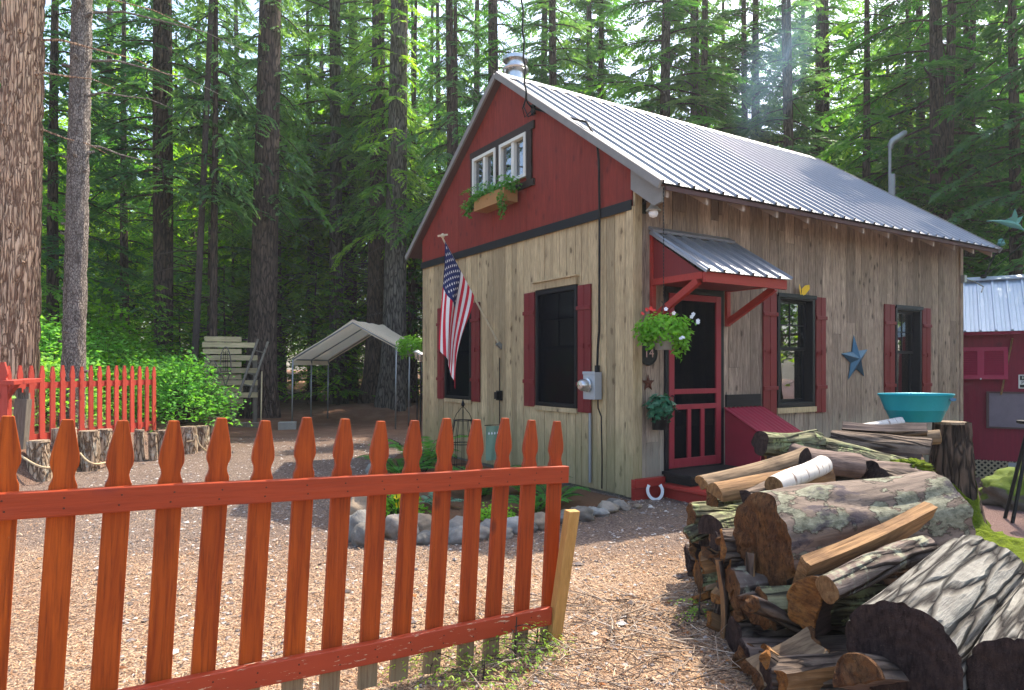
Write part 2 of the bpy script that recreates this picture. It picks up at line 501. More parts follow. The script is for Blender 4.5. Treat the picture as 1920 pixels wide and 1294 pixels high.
def end_grain(name, cA, cB, cC, ring=30.0, axis='YZ'):
    g = G(name)
    o = g.orand()
    v = g.off(g.obj((3, 3, 3)), o, 3.0)
    w = g.n('ShaderNodeTexNoise', {'Vector': g.obj((6, 6, 6)), 'Scale': 1.2, 'Detail': 4.0}).outputs[1]
    sx = g.n('ShaderNodeSeparateXYZ', {0: g.mix(.06, g.obj(), w, 'ADD')})
    a, b = (1, 2) if axis == 'YZ' else (0, 1)
    r = g.math('SQRT', g.math('ADD', g.math('POWER', sx.outputs[a], 2), g.math('POWER', sx.outputs[b], 2)))
    rings = g.math('SINE', g.math('MULTIPLY', r, ring * 6.28))
    n = g.noise(v, 2.5, 8, .72)
    fib = g.noise(g.off(g.obj((22, 30, 9)), o, 5.0), 2.0, 6, .72)
    sp = g.noise(g.off(g.obj((40, 40, 40)), o, 2.0), 2.0, 4, .7)
    c = g.mix(g.ramp(n, [(.32, 0), (.66, 1)]), cB, cA)
    c = g.mix(g.math('MULTIPLY', g.math('ADD', rings, 1), .13), c, cC)
    c = g.mix(g.ramp(fib, [(.46, 0), (.66, .8)]), c, cC)
    c = g.mix(g.ramp(sp, [(.60, 0), (.72, .55)]), c, [min(1, x * 1.6) for x in cA])
    h = g.math('ADD', g.math('MULTIPLY', rings, .10), g.math('ADD', n, g.math('ADD', g.math('MULTIPLY', fib, 1.2), g.math('MULTIPLY', sp, .5))))
    MAT[name] = g.simple(c, .9, 0, g.bump(h, .9, .03), .15)
end_grain('end_tan', (.46, .27, .12), (.30, .16, .07), (.12, .06, .03))
end_grain('end_rot', (.26, .125, .048), (.12, .055, .03), (.022, .014, .011), 14)
end_grain('end_orange', (.42, .19, .055), (.26, .10, .03), (.07, .03, .015), 14)
end_grain('end_dark', (.085, .055, .048), (.042, .028, .027), (.012, .009, .009), 22)
end_grain('end_yellow', (.60, .40, .18), (.46, .27, .10), (.20, .10, .04), 40)
end_grain('stump_top', (.55, .44, .32), (.38, .28, .19), (.16, .10, .07), 30, 'XY')

def stone(name, cA, cB, moss=None):
    g = G(name)
    o = g.orand()
    v = g.off(g.obj(), o, 21.0)
    n = g.noise(v, 4, 8, .65)
    n2 = g.noise(v, 28, 4, .6)
    tone = g.ramp(o, [(0, .6), (.5, 1.0), (1, 1.35)])
    c = g.mix(g.ramp(n, [(.35, 0), (.65, 1)]), cB, cA)
    c = g.mix(g.math('MULTIPLY', n2, .5), c, [x * .6 for x in cB])
    c = g.mix(1.0, c, tone, 'MULTIPLY')
    warm = g.mix(1.0, c, (1.2, .95, .72), 'MULTIPLY')
    c = g.mix(g.ramp(g.math('FRACT', g.math('MULTIPLY', o, 7.3)), [(.3, 0), (.8, 1)]), c, warm)
    if moss:
        nz = g.n('ShaderNodeSeparateXYZ', {0: g.n('ShaderNodeNewGeometry').outputs['Normal']}).outputs[2]
        f = g.math('ADD', nz, g.math('MULTIPLY', g.math('SUBTRACT', g.noise(v, 5, 5), .5), 1.6))
        mc = g.mix(g.noise(v, 16, 5, .7), (.02, .045, .005), (.16, .215, .014))
        c = g.mix(g.ramp(f, [(.30, 0), (.5, 1)]), c, mc)
    MAT[name] = g.simple(c, .85, 0, g.bump(g.math('ADD', n, g.math('MULTIPLY', n2, .5)), .7, .02), .25)
stone('river_stone', (.36, .335, .295), (.17, .16, .145))
stone('mossy_stone', (.16, .15, .14), (.07, .065, .06), True)

def moss():
    g = G('moss')
    n = g.noise(g.obj(), 22, 6, .7)
    n2 = g.noise(g.obj(), 4, 3)
    c = g.mix(g.ramp(n, [(.3, 0), (.7, 1)]), (.018, .035, .004), (.17, .225, .012))
    c = g.mix(g.ramp(n2, [(.45, 0), (.65, .6)]), c, (.11, .15, .01))
    MAT['moss'] = g.simple(c, .95, 0, g.bump(n, 1.0, .03), .1)
moss()

def rail_peel():
    """red stain with a few flaked patches on the lower rail"""
    g = G('rail_peeling')
    v = g.obj((1.5, 9, 9))
    n = g.noise(v, 2.2, 6, .62)
    c = g.mix(n, (.29, .034, .012), (.39, .052, .016))
    fl = g.noise(g.obj((4, 14, 22)), 2.6, 7, .7)
    c = g.mix(g.ramp(fl, [(.60, 0), (.62, 1)]), c, (.52, .36, .24))
    MAT['rail_peeling'] = g.simple(c, .5, 0, g.bump(n, .3, .006), .35)
rail_peel()

def picket_low():
    """picket stain worn to bare wood at the foot"""
    g = G('picket_worn')
    r = g.attr('rnd')
    v = g.off(g.obj((14, 14, .9)), r)
    n = g.noise(v, 2.2, 7, .62, .6)
    rough = g.noise(g.off(g.obj((30, 30, 60)), r), 1.2, 4)
    c = g.mix(g.ramp(n, [(.34, 0), (.66, 1)]), (.22, .034, .003), (.46, .090, .007))
    c = g.mix(g.ramp(r, [(0, .75), (1, 0)]), c, (.28, .036, .010))
    km = g.ramp(g.vor(g.off(g.obj((4, 4, 2)), r, 11), 1.2), [(.04, 1), (.12, 0)])
    c = g.mix(g.math('MULTIPLY', km, .7), c, (.10, .02, .01))
    z = g.n('ShaderNodeSeparateXYZ', {0: g.obj()}).outputs[2]
    zz = g.math('ADD', z, g.math('MULTIPLY', n, -.18))
    bare = g.mix(n, (.16, .10, .05), (.36, .26, .15))
    c = g.mix(g.ramp(zz, [(.02, 1), (.10, 0)]), c, bare)
    fine = g.noise(g.off(g.obj((60, 60, 2.5)), r), 2.0, 5, .65)
    c = g.mix(g.math('MULTIPLY', g.ramp(fine, [(.5, 0), (.68, 1)]), .5), c, (.09, .015, .004))
    chip = g.noise(g.off(g.obj((30, 30, 9)), r, 5.0), 2.4, 6, .7)
    c = g.mix(g.ramp(chip, [(.70, 0), (.72, .8)]), c, (.40, .24, .13))
    MAT['picket_worn'] = g.simple(c, .58, 0, g.bump(g.math('ADD', g.math('ADD', n, fine), g.math('MULTIPLY', rough, .3)), .35, .005), .22)
picket_low()

def ground_mat():
    g = G('forest_ground')
    p = g.pos()
    big = g.noise(p, .35, 4, .55)
    mid = g.noise(p, 2.2, 5, .6)
    fine = g.noise(p, 38, 6, .75)
    vfine = g.vor(p, 70)
    vcol = g.vor(p, 55, out='Color')
    vc = g.n('ShaderNodeSeparateColor', {0: vcol}).outputs[0]
    # straw-coloured needle litter
    needle = g.mix(g.ramp(fine, [(.32, 0), (.68, 1)]), (.25, .150, .090), (.62, .43, .285))
    needle = g.mix(g.math('MULTIPLY', g.ramp(vc, [(.55, 0), (.8, 1)]), .55), needle, (.60, .47, .35))
    needle = g.mix(g.ramp(vfine, [(.0, .0), (.5, .0), (.75, .75)]), needle, (.10, .06, .045))
    # grey-violet gravel drive
    grav = g.mix(vc, (.11, .076, .060), (.41, .32, .26))
    grav = g.mix(g.ramp(vfine, [(.3, 0), (.7, .8)]), grav, (.07, .055, .055))
    # red-brown duff under the trees
    duff = g.mix(fine, (.13, .060, .036), (.33, .175, .105))
    duff = g.mix(g.ramp(mid, [(.45, 0), (.65, .5)]), duff, (.36, .23, .15))
    xyz = g.n('ShaderNodeSeparateXYZ', {0: p})
    yw = g.math('ADD', xyz.outputs[1], g.math('MULTIPLY', g.math('SUBTRACT', mid, .5), 2.0))
    xw = g.math('ADD', xyz.outputs[0], g.math('MULTIPLY', g.math('SUBTRACT', big, .5), 3.0))
    c = g.mix(g.ramp(g.math('MULTIPLY', yw, .05), [(.235, 0), (.30, .85)]), needle, grav)
    c = g.mix(g.ramp(g.math('MULTIPLY', yw, .04), [(.52, 0), (.64, 1)]), c, duff)
    side = g.math('MULTIPLY', g.ramp(g.math('ADD', .5, g.math('MULTIPLY', xw, -.05)), [(.79, 0), (.83, 1)]), g.ramp(g.math('MULTIPLY', yw, .05), [(.35, 0), (.42, 1)]))
    c = g.mix(side, c, duff)
    side2 = g.math('MULTIPLY', g.ramp(g.math('ADD', .5, g.math('MULTIPLY', xw, .05)), [(.60, 0), (.68, 1)]), g.ramp(g.math('MULTIPLY', yw, .05), [(.22, 0), (.30, 1)]))
    c = g.mix(side2, c, g.mix(fine, (.10, .055, .05), (.30, .20, .18)))
    c = g.mix(g.ramp(big, [(.40, .35), (.55, 0)]), c, (.16, .10, .075))
    h = g.math('ADD', fine, g.math('MULTIPLY', g.math('SUBTRACT', 1.0, vfine), .8))
    MAT['forest_ground'] = g.simple(c, .95, 0, g.bump(h, .9, .025), .15)
ground_mat()
plain('mulch', (.17, .085, .045), .95, var=.5, scale=30, bump=.9)

def litter(name, cols):
    g = G(name)
    c = g.ramp(g.attr('rnd'), [(i / (len(cols) - 1), cols[i]) for i in range(len(cols))])
    MAT[name] = g.simple(c, .85, 0, None, .15)
litter('needle_litter', [(.07, .036, .022), (.28, .145, .075), (.48, .30, .17), (.64, .46, .30)])
litter('pebbles', [(.11, .085, .075), (.27, .225, .20), (.44, .385, .34), (.60, .54, .48)])
litter('twigs', [(.08, .055, .04), (.20, .14, .10), (.36, .28, .21), (.50, .42, .33)])
litter('dry_leaves', [(.10, .045, .025), (.28, .11, .04), (.45, .24, .10), (.55, .36, .2)])

def lampmat(name, col, st):
    g = G(name)
    MAT[name] = g.out(g.n('ShaderNodeEmission', {'Color': (*col, 1), 'Strength': st}).outputs[0])
lampmat('bulb_glow', (1.0, .55, .2), 18)
lampmat('red_shade_glow', (1.0, .05, .02), .9)

# ------------------------------------------------------------------ terrain
def gz(x, y):
    z = 0.0
    # raised bank on the left, held by upright log sections
    bank = sstep((-5.95 - 0.0 - x) / .35) * sstep((y - 8.0) / .8) * sstep((15.5 - y) / 2.0)
    z += .42 * bank
    z += .16 * max(0.0, min(9.0, -x - 7.2)) * sstep((y - 7.5) / 3) * sstep((40 - y) / 10)
    # falls away to the right rear, towards the shed
    z -= .50 * sstep((x - 4.6) / 3.0) * sstep((y - 6.5) / 4.5)
    # gentle rise far back
    z += .30 * sstep((y - 17.5) / 5.0) * sstep((3 - x) / 4)
    z += .9 * sstep((y - 28) / 25.0)
    z += .22 * math.exp(-(((x + 3.9) / 1.8) ** 2 + ((y - 20.3) / 1.3) ** 2))
    z += .20 * math.exp(-(((x + 6.55) / 1.4) ** 2 + ((y - 18.2) / 1.4) ** 2))
    n = noise.noise(V((x * .35, y * .35, 3.1)))
    z += .05 * n * sstep((y - 2) / 4)
    z += .018 * noise.noise(V((x * 1.7, y * 1.7, 9.0)))
    return z

def make_ground():
    mb = MB()
    xs = [-90, -60, -42, -32, -26] + [-22 + i * 1.0 for i in range(12)] + [-10 + i * .25 for i in range(73)] + [8.5, 9, 10, 11, 12, 14, 17, 20, 25, 32, 42, 60, 90]
    ys = [-12, -6, -3, -1, 0] + [.5 + i * .2 for i in range(60)] + [12.5 + i * .4 for i in range(35)] + [27, 28, 30, 32, 35, 39, 44, 50, 60, 75, 100]
    for y in ys:
        for x in xs:
            mb.v.append((x, y, gz(x, y)))
    w = len(xs)
    for j in range(len(ys) - 1):
        for i in range(w - 1):
            mb.f.append((j*w+i, j*w+i+1, (j+1)*w+i+1, (j+1)*w+i))
            mb.m.append(0); mb.r.append(.5)
    o = mb.build('ground', MAT['forest_ground'], smooth=True)
    tag(o, 'forest floor of needle litter and gravel', None, None, 'structure')
make_ground()

# ------------------------------------------------------------------ the cabin
CX, CY = 1.346, 7.68
CANG = atan2(.536, .844)
cabin = empty('cabin', (CX, CY, 0), CANG, 'rustic board cabin with red gable, ribbed tin roof and red shutters', 'cabin')
LW, GW = 7.30, 5.47        # long wall, gable wall
YC = GW / 2
RZ, SL = 5.70, .70
EO = .557                  # front eave overhang
def roofz(y): return RZ - SL * abs(y - YC)
def c2w(x, y, z):
    return V((CX + x * cos(CANG) - y * sin(CANG), CY + x * sin(CANG) + y * cos(CANG), z))

def wbox(mb, wall, h0, h1, o0, o1, z0, z1, **k):
    if wall == 'A': return mb.box(-o0, -o1, h0, h1, z0, z1, **k)
    return mb.box(h0, h1, -o0, -o1, z0, z1, **k)
def wpt(wall, h, o, z):
    return (-o, h, z) if wall == 'A' else (h, -o, z)

def board_wall(name, wall, L, wmin, wmax, zlo, ztop, openings, mat, seed, off=0.0, joints=0.0, parent=None):
    """vertical boards with openings cut out; ztop is a function of h"""
    r = random.Random(seed)
    mb = MB()
    edges = [0.0]
    while edges[-1] < L - wmin * .6:
        edges.append(min(L, edges[-1] + r.uniform(wmin, wmax)))
    edges[-1] = L
    for a, b in zip(edges[:-1], edges[1:]):
        rn = r.random(); o1 = off + r.uniform(0, .006)
        cuts = sorted({a, b} | {h for (h0, h1, _, _) in openings for h in (h0, h1) if a + 1e-4 < h < b - 1e-4})
        for h0, h1 in zip(cuts[:-1], cuts[1:]):
            g0 = .0034 if h0 == a else 0; g1 = .0034 if h1 == b else 0
            mid = (h0 + h1) / 2
            segs = [[zlo, None]]
            ops = sorted([(z0, z1) for (x0, x1, z0, z1) in openings if x0 - 1e-4 <= mid <= x1 + 1e-4])
            for z0, z1 in ops:
                segs[-1][1] = z0
                segs.append([z1, None])
            for sg in segs:
                za = sg[0]; zb0 = sg[1] if sg[1] is not None else ztop(h0); zb1 = sg[1] if sg[1] is not None else ztop(h1)
                parts = [(za, zb0, zb1, rn)]
                if joints and r.random() < joints and min(zb0, zb1) - za > 1.2:
                    zj = r.uniform(za + .5, min(zb0, zb1) - .4)
                    parts = [(za, zj - .001, zj - .001, rn), (zj + .001, zb0, zb1, r.random())]
                for (p0, q0, q1, rr) in parts:
                    if max(q0, q1) - p0 < .005: continue
                    A = [wpt(wall, h0 + g0, off - .022, p0), wpt(wall, h1 - g1, off - .022, p0), wpt(wall, h1 - g1, off - .022, q1), wpt(wall, h0 + g0, off - .022, q0)]
                    B = [wpt(wall, h0 + g0, o1, p0), wpt(wall, h1 - g1, o1, p0), wpt(wall, h1 - g1, o1, q1), wpt(wall, h0 + g0, o1, q0)]
                    fs = [(4,5,6,7), (0,4,7,3), (1,2,6,5), (3,7,6,2), (0,1,5,4)]
                    if wall == 'A': fs = [tuple(reversed(f)) for f in fs]
                    mb.add(A + B, fs, rn=rr)
    return mb.build(name, mat, parent or cabin)

# openings
A_WIN = [(.99, 1.885, .97, 2.50), (3.675, 4.57, .97, 2.50)]
A_UP = [(2.08, 2.77, 4.08, 4.69), (2.875, 3.565, 4.08, 4.69)]
B_DOOR = (.47, 1.46, .22, 2.42)
B_WIN = [(2.49, 3.285, .95, 2.43), (5.30, 6.05, .95, 2.41)]
board_wall('gable_wall', 'A', GW, .12, .20, .03, lambda h: 3.262, A_WIN, MAT['pale_board'], 3, joints=0.0)
board_wall('front_wall', 'B', LW, .13, .23, .12, lambda h: 3.76, [B_DOOR] + B_WIN, MAT['grey_board'], 5, joints=.75)
board_wall('red_gable', 'A', GW, .85, 1.20, 3.262, lambda h: max(3.27, roofz(h) - .05), A_UP, MAT['red_board'], 8, off=.012)
mb = MB(); wbox(mb, 'A', -.012, GW, .022, .045, 3.225, 3.335)
mb.build('band_board', MAT['black_trim'], cabin)
# inner shell so that no light leaks between boards, back walls, floor
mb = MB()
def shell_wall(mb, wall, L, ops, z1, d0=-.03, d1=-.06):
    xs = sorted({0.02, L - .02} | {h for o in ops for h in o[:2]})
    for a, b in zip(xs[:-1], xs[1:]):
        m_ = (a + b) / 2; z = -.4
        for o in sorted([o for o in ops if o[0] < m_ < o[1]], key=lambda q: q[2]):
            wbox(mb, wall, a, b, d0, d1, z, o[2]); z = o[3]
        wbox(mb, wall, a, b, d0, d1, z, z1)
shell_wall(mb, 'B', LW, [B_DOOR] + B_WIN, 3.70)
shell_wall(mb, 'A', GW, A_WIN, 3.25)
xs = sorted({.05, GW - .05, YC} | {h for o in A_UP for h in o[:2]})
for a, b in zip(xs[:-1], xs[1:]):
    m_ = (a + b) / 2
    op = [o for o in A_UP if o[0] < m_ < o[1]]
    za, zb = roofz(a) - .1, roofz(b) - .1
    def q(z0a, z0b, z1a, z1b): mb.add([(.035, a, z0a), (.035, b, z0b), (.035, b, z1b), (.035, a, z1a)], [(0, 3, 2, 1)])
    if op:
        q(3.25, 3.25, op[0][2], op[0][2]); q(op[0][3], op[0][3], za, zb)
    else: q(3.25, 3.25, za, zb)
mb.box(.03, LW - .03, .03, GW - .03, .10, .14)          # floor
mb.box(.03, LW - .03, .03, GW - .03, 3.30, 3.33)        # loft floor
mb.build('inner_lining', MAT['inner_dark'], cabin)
board_wall('rear_gable_wall', 'A', GW, .18, .24, -.6, lambda h: roofz(h) - .05, [], MAT['grey_board'], 11, off=-LW + .012)
board_wall('back_wall', 'B', LW, .18, .24, -.6, lambda h: 3.70, [], MAT['grey_board'], 12, off=-GW + .0)
mb = MB()
mb.box(.02, LW - .02, .024, .06, -.8, .16); mb.box(.024, .06, .06, GW - .02, -.8, .16)
mb.build('foundation', MAT['old_grey_wood'], cabin)
# corner boards
mb = MB()
mb.box(-.03, .0, -.03, .085, .03, 3.262, rn=.55); mb.box(.0, .105, -.032, -.004, .24, 3.72, rn=.35)
mb.build('corner_board', MAT['pale_board'], cabin)
mb = MB(); mb.box(LW - .02, LW + .07, -.03, .0, -.2, 3.70, rn=.9)
mb.build('corner_board', MAT['grey_board'], cabin)

# roof: ribbed sheets
def ribbed(mb, x0, x1, p0, p1, pitch=.2286, rh=.030, n=(0, 0, 1), axis=V((1, 0, 0))):
    """sheet from line p0 (top) to p1 (bottom), running along axis from x0 to x1"""
    prof = []
    x = x0
    while x < x1 - 1e-6:
        for dx, h in ((0, 0), (.012, rh), (.036, rh), (.048, 0), (.105, 0), (.113, .006), (.123, .006), (.131, 0), (.160, 0), (.168, .006), (.178, .006), (.186, 0)):
            if x + dx <= x1: prof.append((x + dx, h))
        x += pitch
    prof.append((x1, 0))
    N = V(n)
    base = len(mb.v)
    vs = []; fs = []
    for (u, h) in prof:
        vs.append(V(p0) + axis * u + N * h); vs.append(V(p1) + axis * u + N * h)
    for i in range(len(prof) - 1):
        fs.append((2*i, 2*i+1, 2*i+3, 2*i+2))
    mb.add(vs, fs)
    # under face and drip edge thickness
    t = N * -.006
    e = len(vs)
    u0, u1 = x0, x1
    mb.add([V(p0) + axis*u0 + t, V(p0) + axis*u1 + t, V(p1) + axis*u1 + t, V(p1) + axis*u0 + t], [(0, 1, 2, 3)])

GO = .12                  # overhang past the red gable
YB = GW + .42
nf = V((0, -SL, 1)).normalized(); nb = V((0, SL, 1)).normalized()
roof = MB()
ribbed(roof, -GO, LW + .13, (0, YC, RZ), (0, -EO, roofz(-EO)), n=nf)
ribbed(roof, -GO, LW + .13, (0, YC, RZ), (0, YB, roofz(YB)), n=nb)
roof_o = roof.build('roof', MAT['tin_roof'], cabin)
mb = MB()   # ridge cap
cap = [(YC - .17, roofz(YC - .17) + .026), (YC, RZ + .032), (YC + .17, roofz(YC + .17) + .026), (YC + .17, roofz(YC + .17) + .020), (YC, RZ + .024), (YC - .17, roofz(YC - .17) + .020)]
mb.prism(cap, lambda u, v, d: (d, u, v), -GO - .01, LW * .99)
mb.build('ridge_cap', MAT['tin_roof'], roof_o)
for x in (-GO - .018, LW + .135):
    for sy, ye in ((-1, -EO), (1, YB)):
        a = V((x, YC, RZ - .035)); b = V((x, ye, roofz(ye) - .035))
        N = nf if sy < 0 else nb
        mb = MB(); mb.bar(a + N * .01, b + N * .01, .03, .085, up=N)
        mb.build('rake_trim', MAT['grey_trim'], roof_o)
mb = MB()   # decking under the tin
for ye, N in ((-EO + .03, nf), (YB - .03, nb)):
    a = V((0, YC, RZ)) - N * .03; b = V((0, ye, roofz(ye))) - N * .03
    vs = []
    for x in (-GO + .005, LW + .11):
        for p in (a, b):
            vs.append(V((x, p.y, p.z))); vs.append(V((x, p.y, p.z)) - N * .025)
    mb.add(vs, [(0, 2, 6, 4), (1, 5, 7, 3), (0, 1, 3, 2), (4, 6, 7, 5), (2, 3, 7, 6), (0, 4, 5, 1)])
mb.build('roof_decking', MAT['soffit_wood'], roof_o)
for i in range(13):
    x = .03 + i * (LW - .06) / 12
    mb = MB()
    ya = .0; yb = -EO + .06
    za, zb = roofz(ya) - .075, roofz(yb) - .075
    mb.add([(x - .02, ya, za), (x + .02, ya, za), (x + .02, yb, zb), (x - .02, yb, zb), (x - .02, ya, za - .13), (x + .02, ya, za - .13), (x + .02, yb, zb - .10), (x - .02, yb, zb - .10)],
           [(0,1,2,3), (7,6,5,4), (0,4,5,1), (1,5,6,2), (2,6,7,3), (3,7,4,0)])
    mb.build('rafter_tail', MAT['rafter_wood'], roof_o)
mb = MB()   # eave return at the near corner
mb.prism([(0.0, 3.72), (-.50, 3.38), (-.47, 3.22), (-.36, 3.20), (0.0, 3.45)], lambda u, v, d: (d, u, v), -.035, .0)
mb.build('eave_return', MAT['grey_trim'], roof_o)
mb = MB(); mb.bar((-.02, -EO + .035, roofz(-EO) - .040), (LW + .1, -EO + .035, roofz(-EO) - .040), .022, .045)
mb.build('eave_board', MAT['soffit_wood'], roof_o)
# chimney flue on the rear slope near the gable
chx, chy = .42, YC + .34
mb = MB()
zt = RZ + .50
mb.lathe([(.12, roofz(chy) - .1), (.12, zt - .23), (.155, zt - .22), (.155, zt - .20), (.125, zt - .19), (.125, zt - .06), (.19, zt - .07), (.19, zt - .02), (.13, zt + .01), (0, zt + .03)], 24, (chx, chy, 0))
mb.lathe([(.19, zt - .225), (.20, zt - .20), (.19, zt - .175), (.17, zt - .2), (.19, zt - .225)], 24, (chx, chy, 0))
mb.build('chimney_flue', MAT['bright_steel'], roof_o, smooth=35)

# --- windows
def gable_window(h0, h1, z0, z1):
    fr = MB()
    for (a, b, c, d) in ((h0, h0 + .05, z0, z1), (h1 - .05, h1, z0, z1), (h0 + .05, h1 - .05, z1 - .06, z1), (h0 + .05, h1 - .05, z0, z0 + .05)):
        wbox(fr, 'A', a, b, -.06, .028, c, d)
    f = fr.build('window', MAT['black_trim'], cabin); bevel(f, .005)
    zm = z0 + (z1 - z0) * .5
    s = MB()
    for (a, b, c, d) in ((h0 + .05, h1 - .05, zm - .018, zm + .018), (h0 + .052, h0 + .09, z0 + .052, z1 - .062), (h1 - .09, h1 - .052, z0 + .052, z1 - .062)):
        wbox(s, 'A', a, b, -.055, -.030, c, d)
    hm = (h0 + h1) / 2
    wbox(s, 'A', hm - .01, hm + .01, -.052, -.034, zm + .018, z1 - .062)
    wbox(s, 'A', h0 + .09, h1 - .09, -.0525, -.0345, zm + .36, zm + .38)
    s.build('sash', MAT['navy_frame'], f)
    p = MB(); wbox(p, 'A', h0 + .05, h1 - .05, -.048, -.042, z0 + .05, z1 - .06)
    p.build('pane', MAT['window_glass'], f)
    q = MB(); wbox(q, 'A', h0 + .05, h1 - .05, .002, .005, z0 + .05, z1 - .06)
    q.build('insect_screen', MAT['insect_screen'], f)
    hd = MB(); wbox(hd, 'A', h0 - .02, h1 + .02, .006, .045, z1 + .003, z1 + .10, rn=.4); wbox(hd, 'A', h0 - .035, h1 + .035, .006, .075, z1 + .10, z1 + .118, rn=.9)
    hd.build('window_head', MAT['pale_board'], f)
    sl = MB(); wbox(sl, 'A', h0 - .01, h1 + .01, .006, .035, z0 - .06, z0 - .003, rn=.6)
    sl.build('window_sill', MAT['pale_board'], f)
for w in A_WIN: gable_window(*w)

def shutter(wall, h0, h1, z0, z1):
    mb = MB(); hm = (h0 + h1) / 2
    wbox(mb, wall, h0, hm - .004, .010, .030, z0, z1, rn=.4)
    wbox(mb, wall, hm + .004, h1, .010, .030, z0, z1, rn=.6)
    for zf in (.82, .22):
        zc = z0 + (z1 - z0) * zf
        wbox(mb, wall, h0 - .008, h1 + .008, .031, .050, zc - .025, zc + .025, rn=.5)
    o = mb.build('shutter', MAT['shutter_red'], cabin); bevel(o, .003)
    k = MB(); zc = z0 + (z1 - z0) * .52
    wbox(k, wall, h0 + .02, h1 - .02, .031, .042, zc - .016, zc + .016)
    wbox(k, wall, hm - .022, hm + .022, .043, .060, zc - .030, zc + .030)
    k.build('shutter_latch', MAT['shutter_red'], o)
for h0, h1, z0, z1 in ((.715, .965, .93, 2.48), (1.91, 2.16, .95, 2.49), (3.40, 3.65, .95, 2.48), (4.60, 4.84, .95, 2.48)):
    shutter('A', h0, h1, z0, z1)
for h0, h1, z0, z1 in ((2.20, 2.465, .86, 2.45), (3.31, 3.53, .86, 2.44), (5.0, 5.275, .86, 2.43), (6.075, 6.32, .86, 2.42)):
    shutter('B', h0, h1, z0, z1)

def front_window(h0, h1, z0, z1):
    fr = MB()
    for (a, b, c, d) in ((h0, h0 + .055, z0, z1), (h1 - .055, h1, z0, z1), (h0 + .055, h1 - .055, z1 - .055, z1), (h0 + .055, h1 - .055, z0, z0 + .06)):
        wbox(fr, 'B', a, b, -.16, .030, c, d)
    f = fr.build('window', MAT['navy_frame'], cabin); bevel(f, .005)
    zm = z0 + (z1 - z0) * .52
    s = MB()
    a0, a1 = h0 + .057, h1 - .057
    for (o0, o1, lo, hi) in ((-.10, -.075, zm - .01, z1 - .057), (-.128, -.103, z0 + .062, zm + .02)):
        wbox(s, 'B', a0, a0 + .04, o0, o1, lo, hi); wbox(s, 'B', a1 - .04, a1, o0, o1, lo, hi)
        wbox(s, 'B', a0 + .04, a1 - .04, o0, o1, hi - .035, hi); wbox(s, 'B', a0 + .04, a1 - .04, o0, o1, lo, lo + .04)
    hm = (a0 + a1) / 2; zq = (zm + z1 - .06) / 2
    wbox(s, 'B', hm - .009, hm + .009, -.097, -.078, zm + .031, z1 - .093)
    wbox(s, 'B', a0 + .04, hm - .010, -.096, -.079, zq - .009, zq + .009); wbox(s, 'B', hm + .010, a1 - .04, -.096, -.079, zq - .009, zq + .009)
    s.build('sash', MAT['navy_frame'], f)
    p = MB()
    wbox(p, 'B', a0 + .02, a1 - .02, -.090, -.086, zm + .01, z1 - .07)
    wbox(p, 'B', a0 + .02, a1 - .02, -.118, -.114, z0 + .08, zm)
    p.build('pane', MAT['window_glass'], f)
    sl = MB(); wbox(sl, 'B', h0 - .02, h1 + .02, .008, .04, z0 - .075, z0 - .004, rn=.95)
    sl.build('window_sill', MAT['pale_board'], f)
    h = MB(); wbox(h, 'B', h0 - .01, h1 + .01, .031, .05, z1 - .03, z1 + .02)
    h.build('window_head', MAT['navy_frame'], f)
for w in B_WIN: front_window(*w)

# upper sliding windows
tr = MB()
z0, z1 = 4.08, 4.69
wbox(tr, 'A', 1.90, 3.66, .024, .050, z1 + .003, z1 + .105)
wbox(tr, 'A', 1.96, 2.075, .024, .0495, z0 - .06, z1)
wbox(tr, 'A', 2.775, 2.870, .024, .0495, z0 - .06, z1)
wbox(tr, 'A', 3.57, 3.64, .024, .0495, z0 - .06, z1)
wbox(tr, 'A', 1.90, 3.66, .024, .052, z0 - .15, z0 - .063)
tr.build('window_surround', MAT['dark_brown_trim'], cabin)
for h0, h1, _, _ in A_UP:
    fr = MB()
    for (a, b, c, d) in ((h0, h0 + .05, z0, z1), (h1 - .05, h1, z0, z1), (h0 + .05, h1 - .05, z1 - .05, z1), (h0 + .05, h1 - .05, z0, z0 + .05)):
        wbox(fr, 'A', a, b, -.05, .065, c, d)
    hm = (h0 + h1) / 2
    wbox(fr, 'A', hm - .035, hm + .035, -.02, .050, z0 + .05, z1 - .05)
    f = fr.build('window', MAT['white_vinyl'], cabin); bevel(f, .004)
    p = MB(); wbox(p, 'A', h0 + .05, hm - .035, -.006, -.001, z0 + .05, z1 - .05); wbox(p, 'A', hm + .035, h1 - .05, .010, .015, z0 + .05, z1 - .05)
    p.build('pane', MAT['window_glass'], f)
    c = MB(); wbox(c, 'A', hm + .04, h1 - .055, -.028, -.024, z0 + .05, z1 - .05)
    c.build('curtain', MAT['soffit_wood'], f)

# --- screen door
dr = MB()
d0, d1, dz0, dz1 = .530, 1.405, .31, 2.335
for (a, b, c, d) in ((d0, d0 + .085, dz0, dz1), (d1 - .085, d1, dz0, dz1), (d0 + .085, d1 - .085, dz1 - .075, dz1), (d0 + .085, d1 - .085, 1.165, 1.225),
                     (d0 + .085, d1 - .085, .985, 1.045), (d0 + .085, d1 - .085, dz0, dz0 + .105)):
    wbox(dr, 'B', a, b, -.012, .028, c, d, rn=.5)
for hc in (d0 + .085 + (d1 - d0 - .17) * .35, d0 + .085 + (d1 - d0 - .17) * .67):
    wbox(dr, 'B', hc - .03, hc + .03, -.010, .026, dz0 + .105, .985, rn=.6)
dro = dr.build('screen_door', MAT['door_red'], cabin); bevel(dro, .004)
s = MB(); wbox(s, 'B', d0 + .06, d1 - .06, .004, .007, dz0 + .06, dz1 - .05)
s.build('insect_screen', MAT['insect_screen'], dro)
hn = MB()
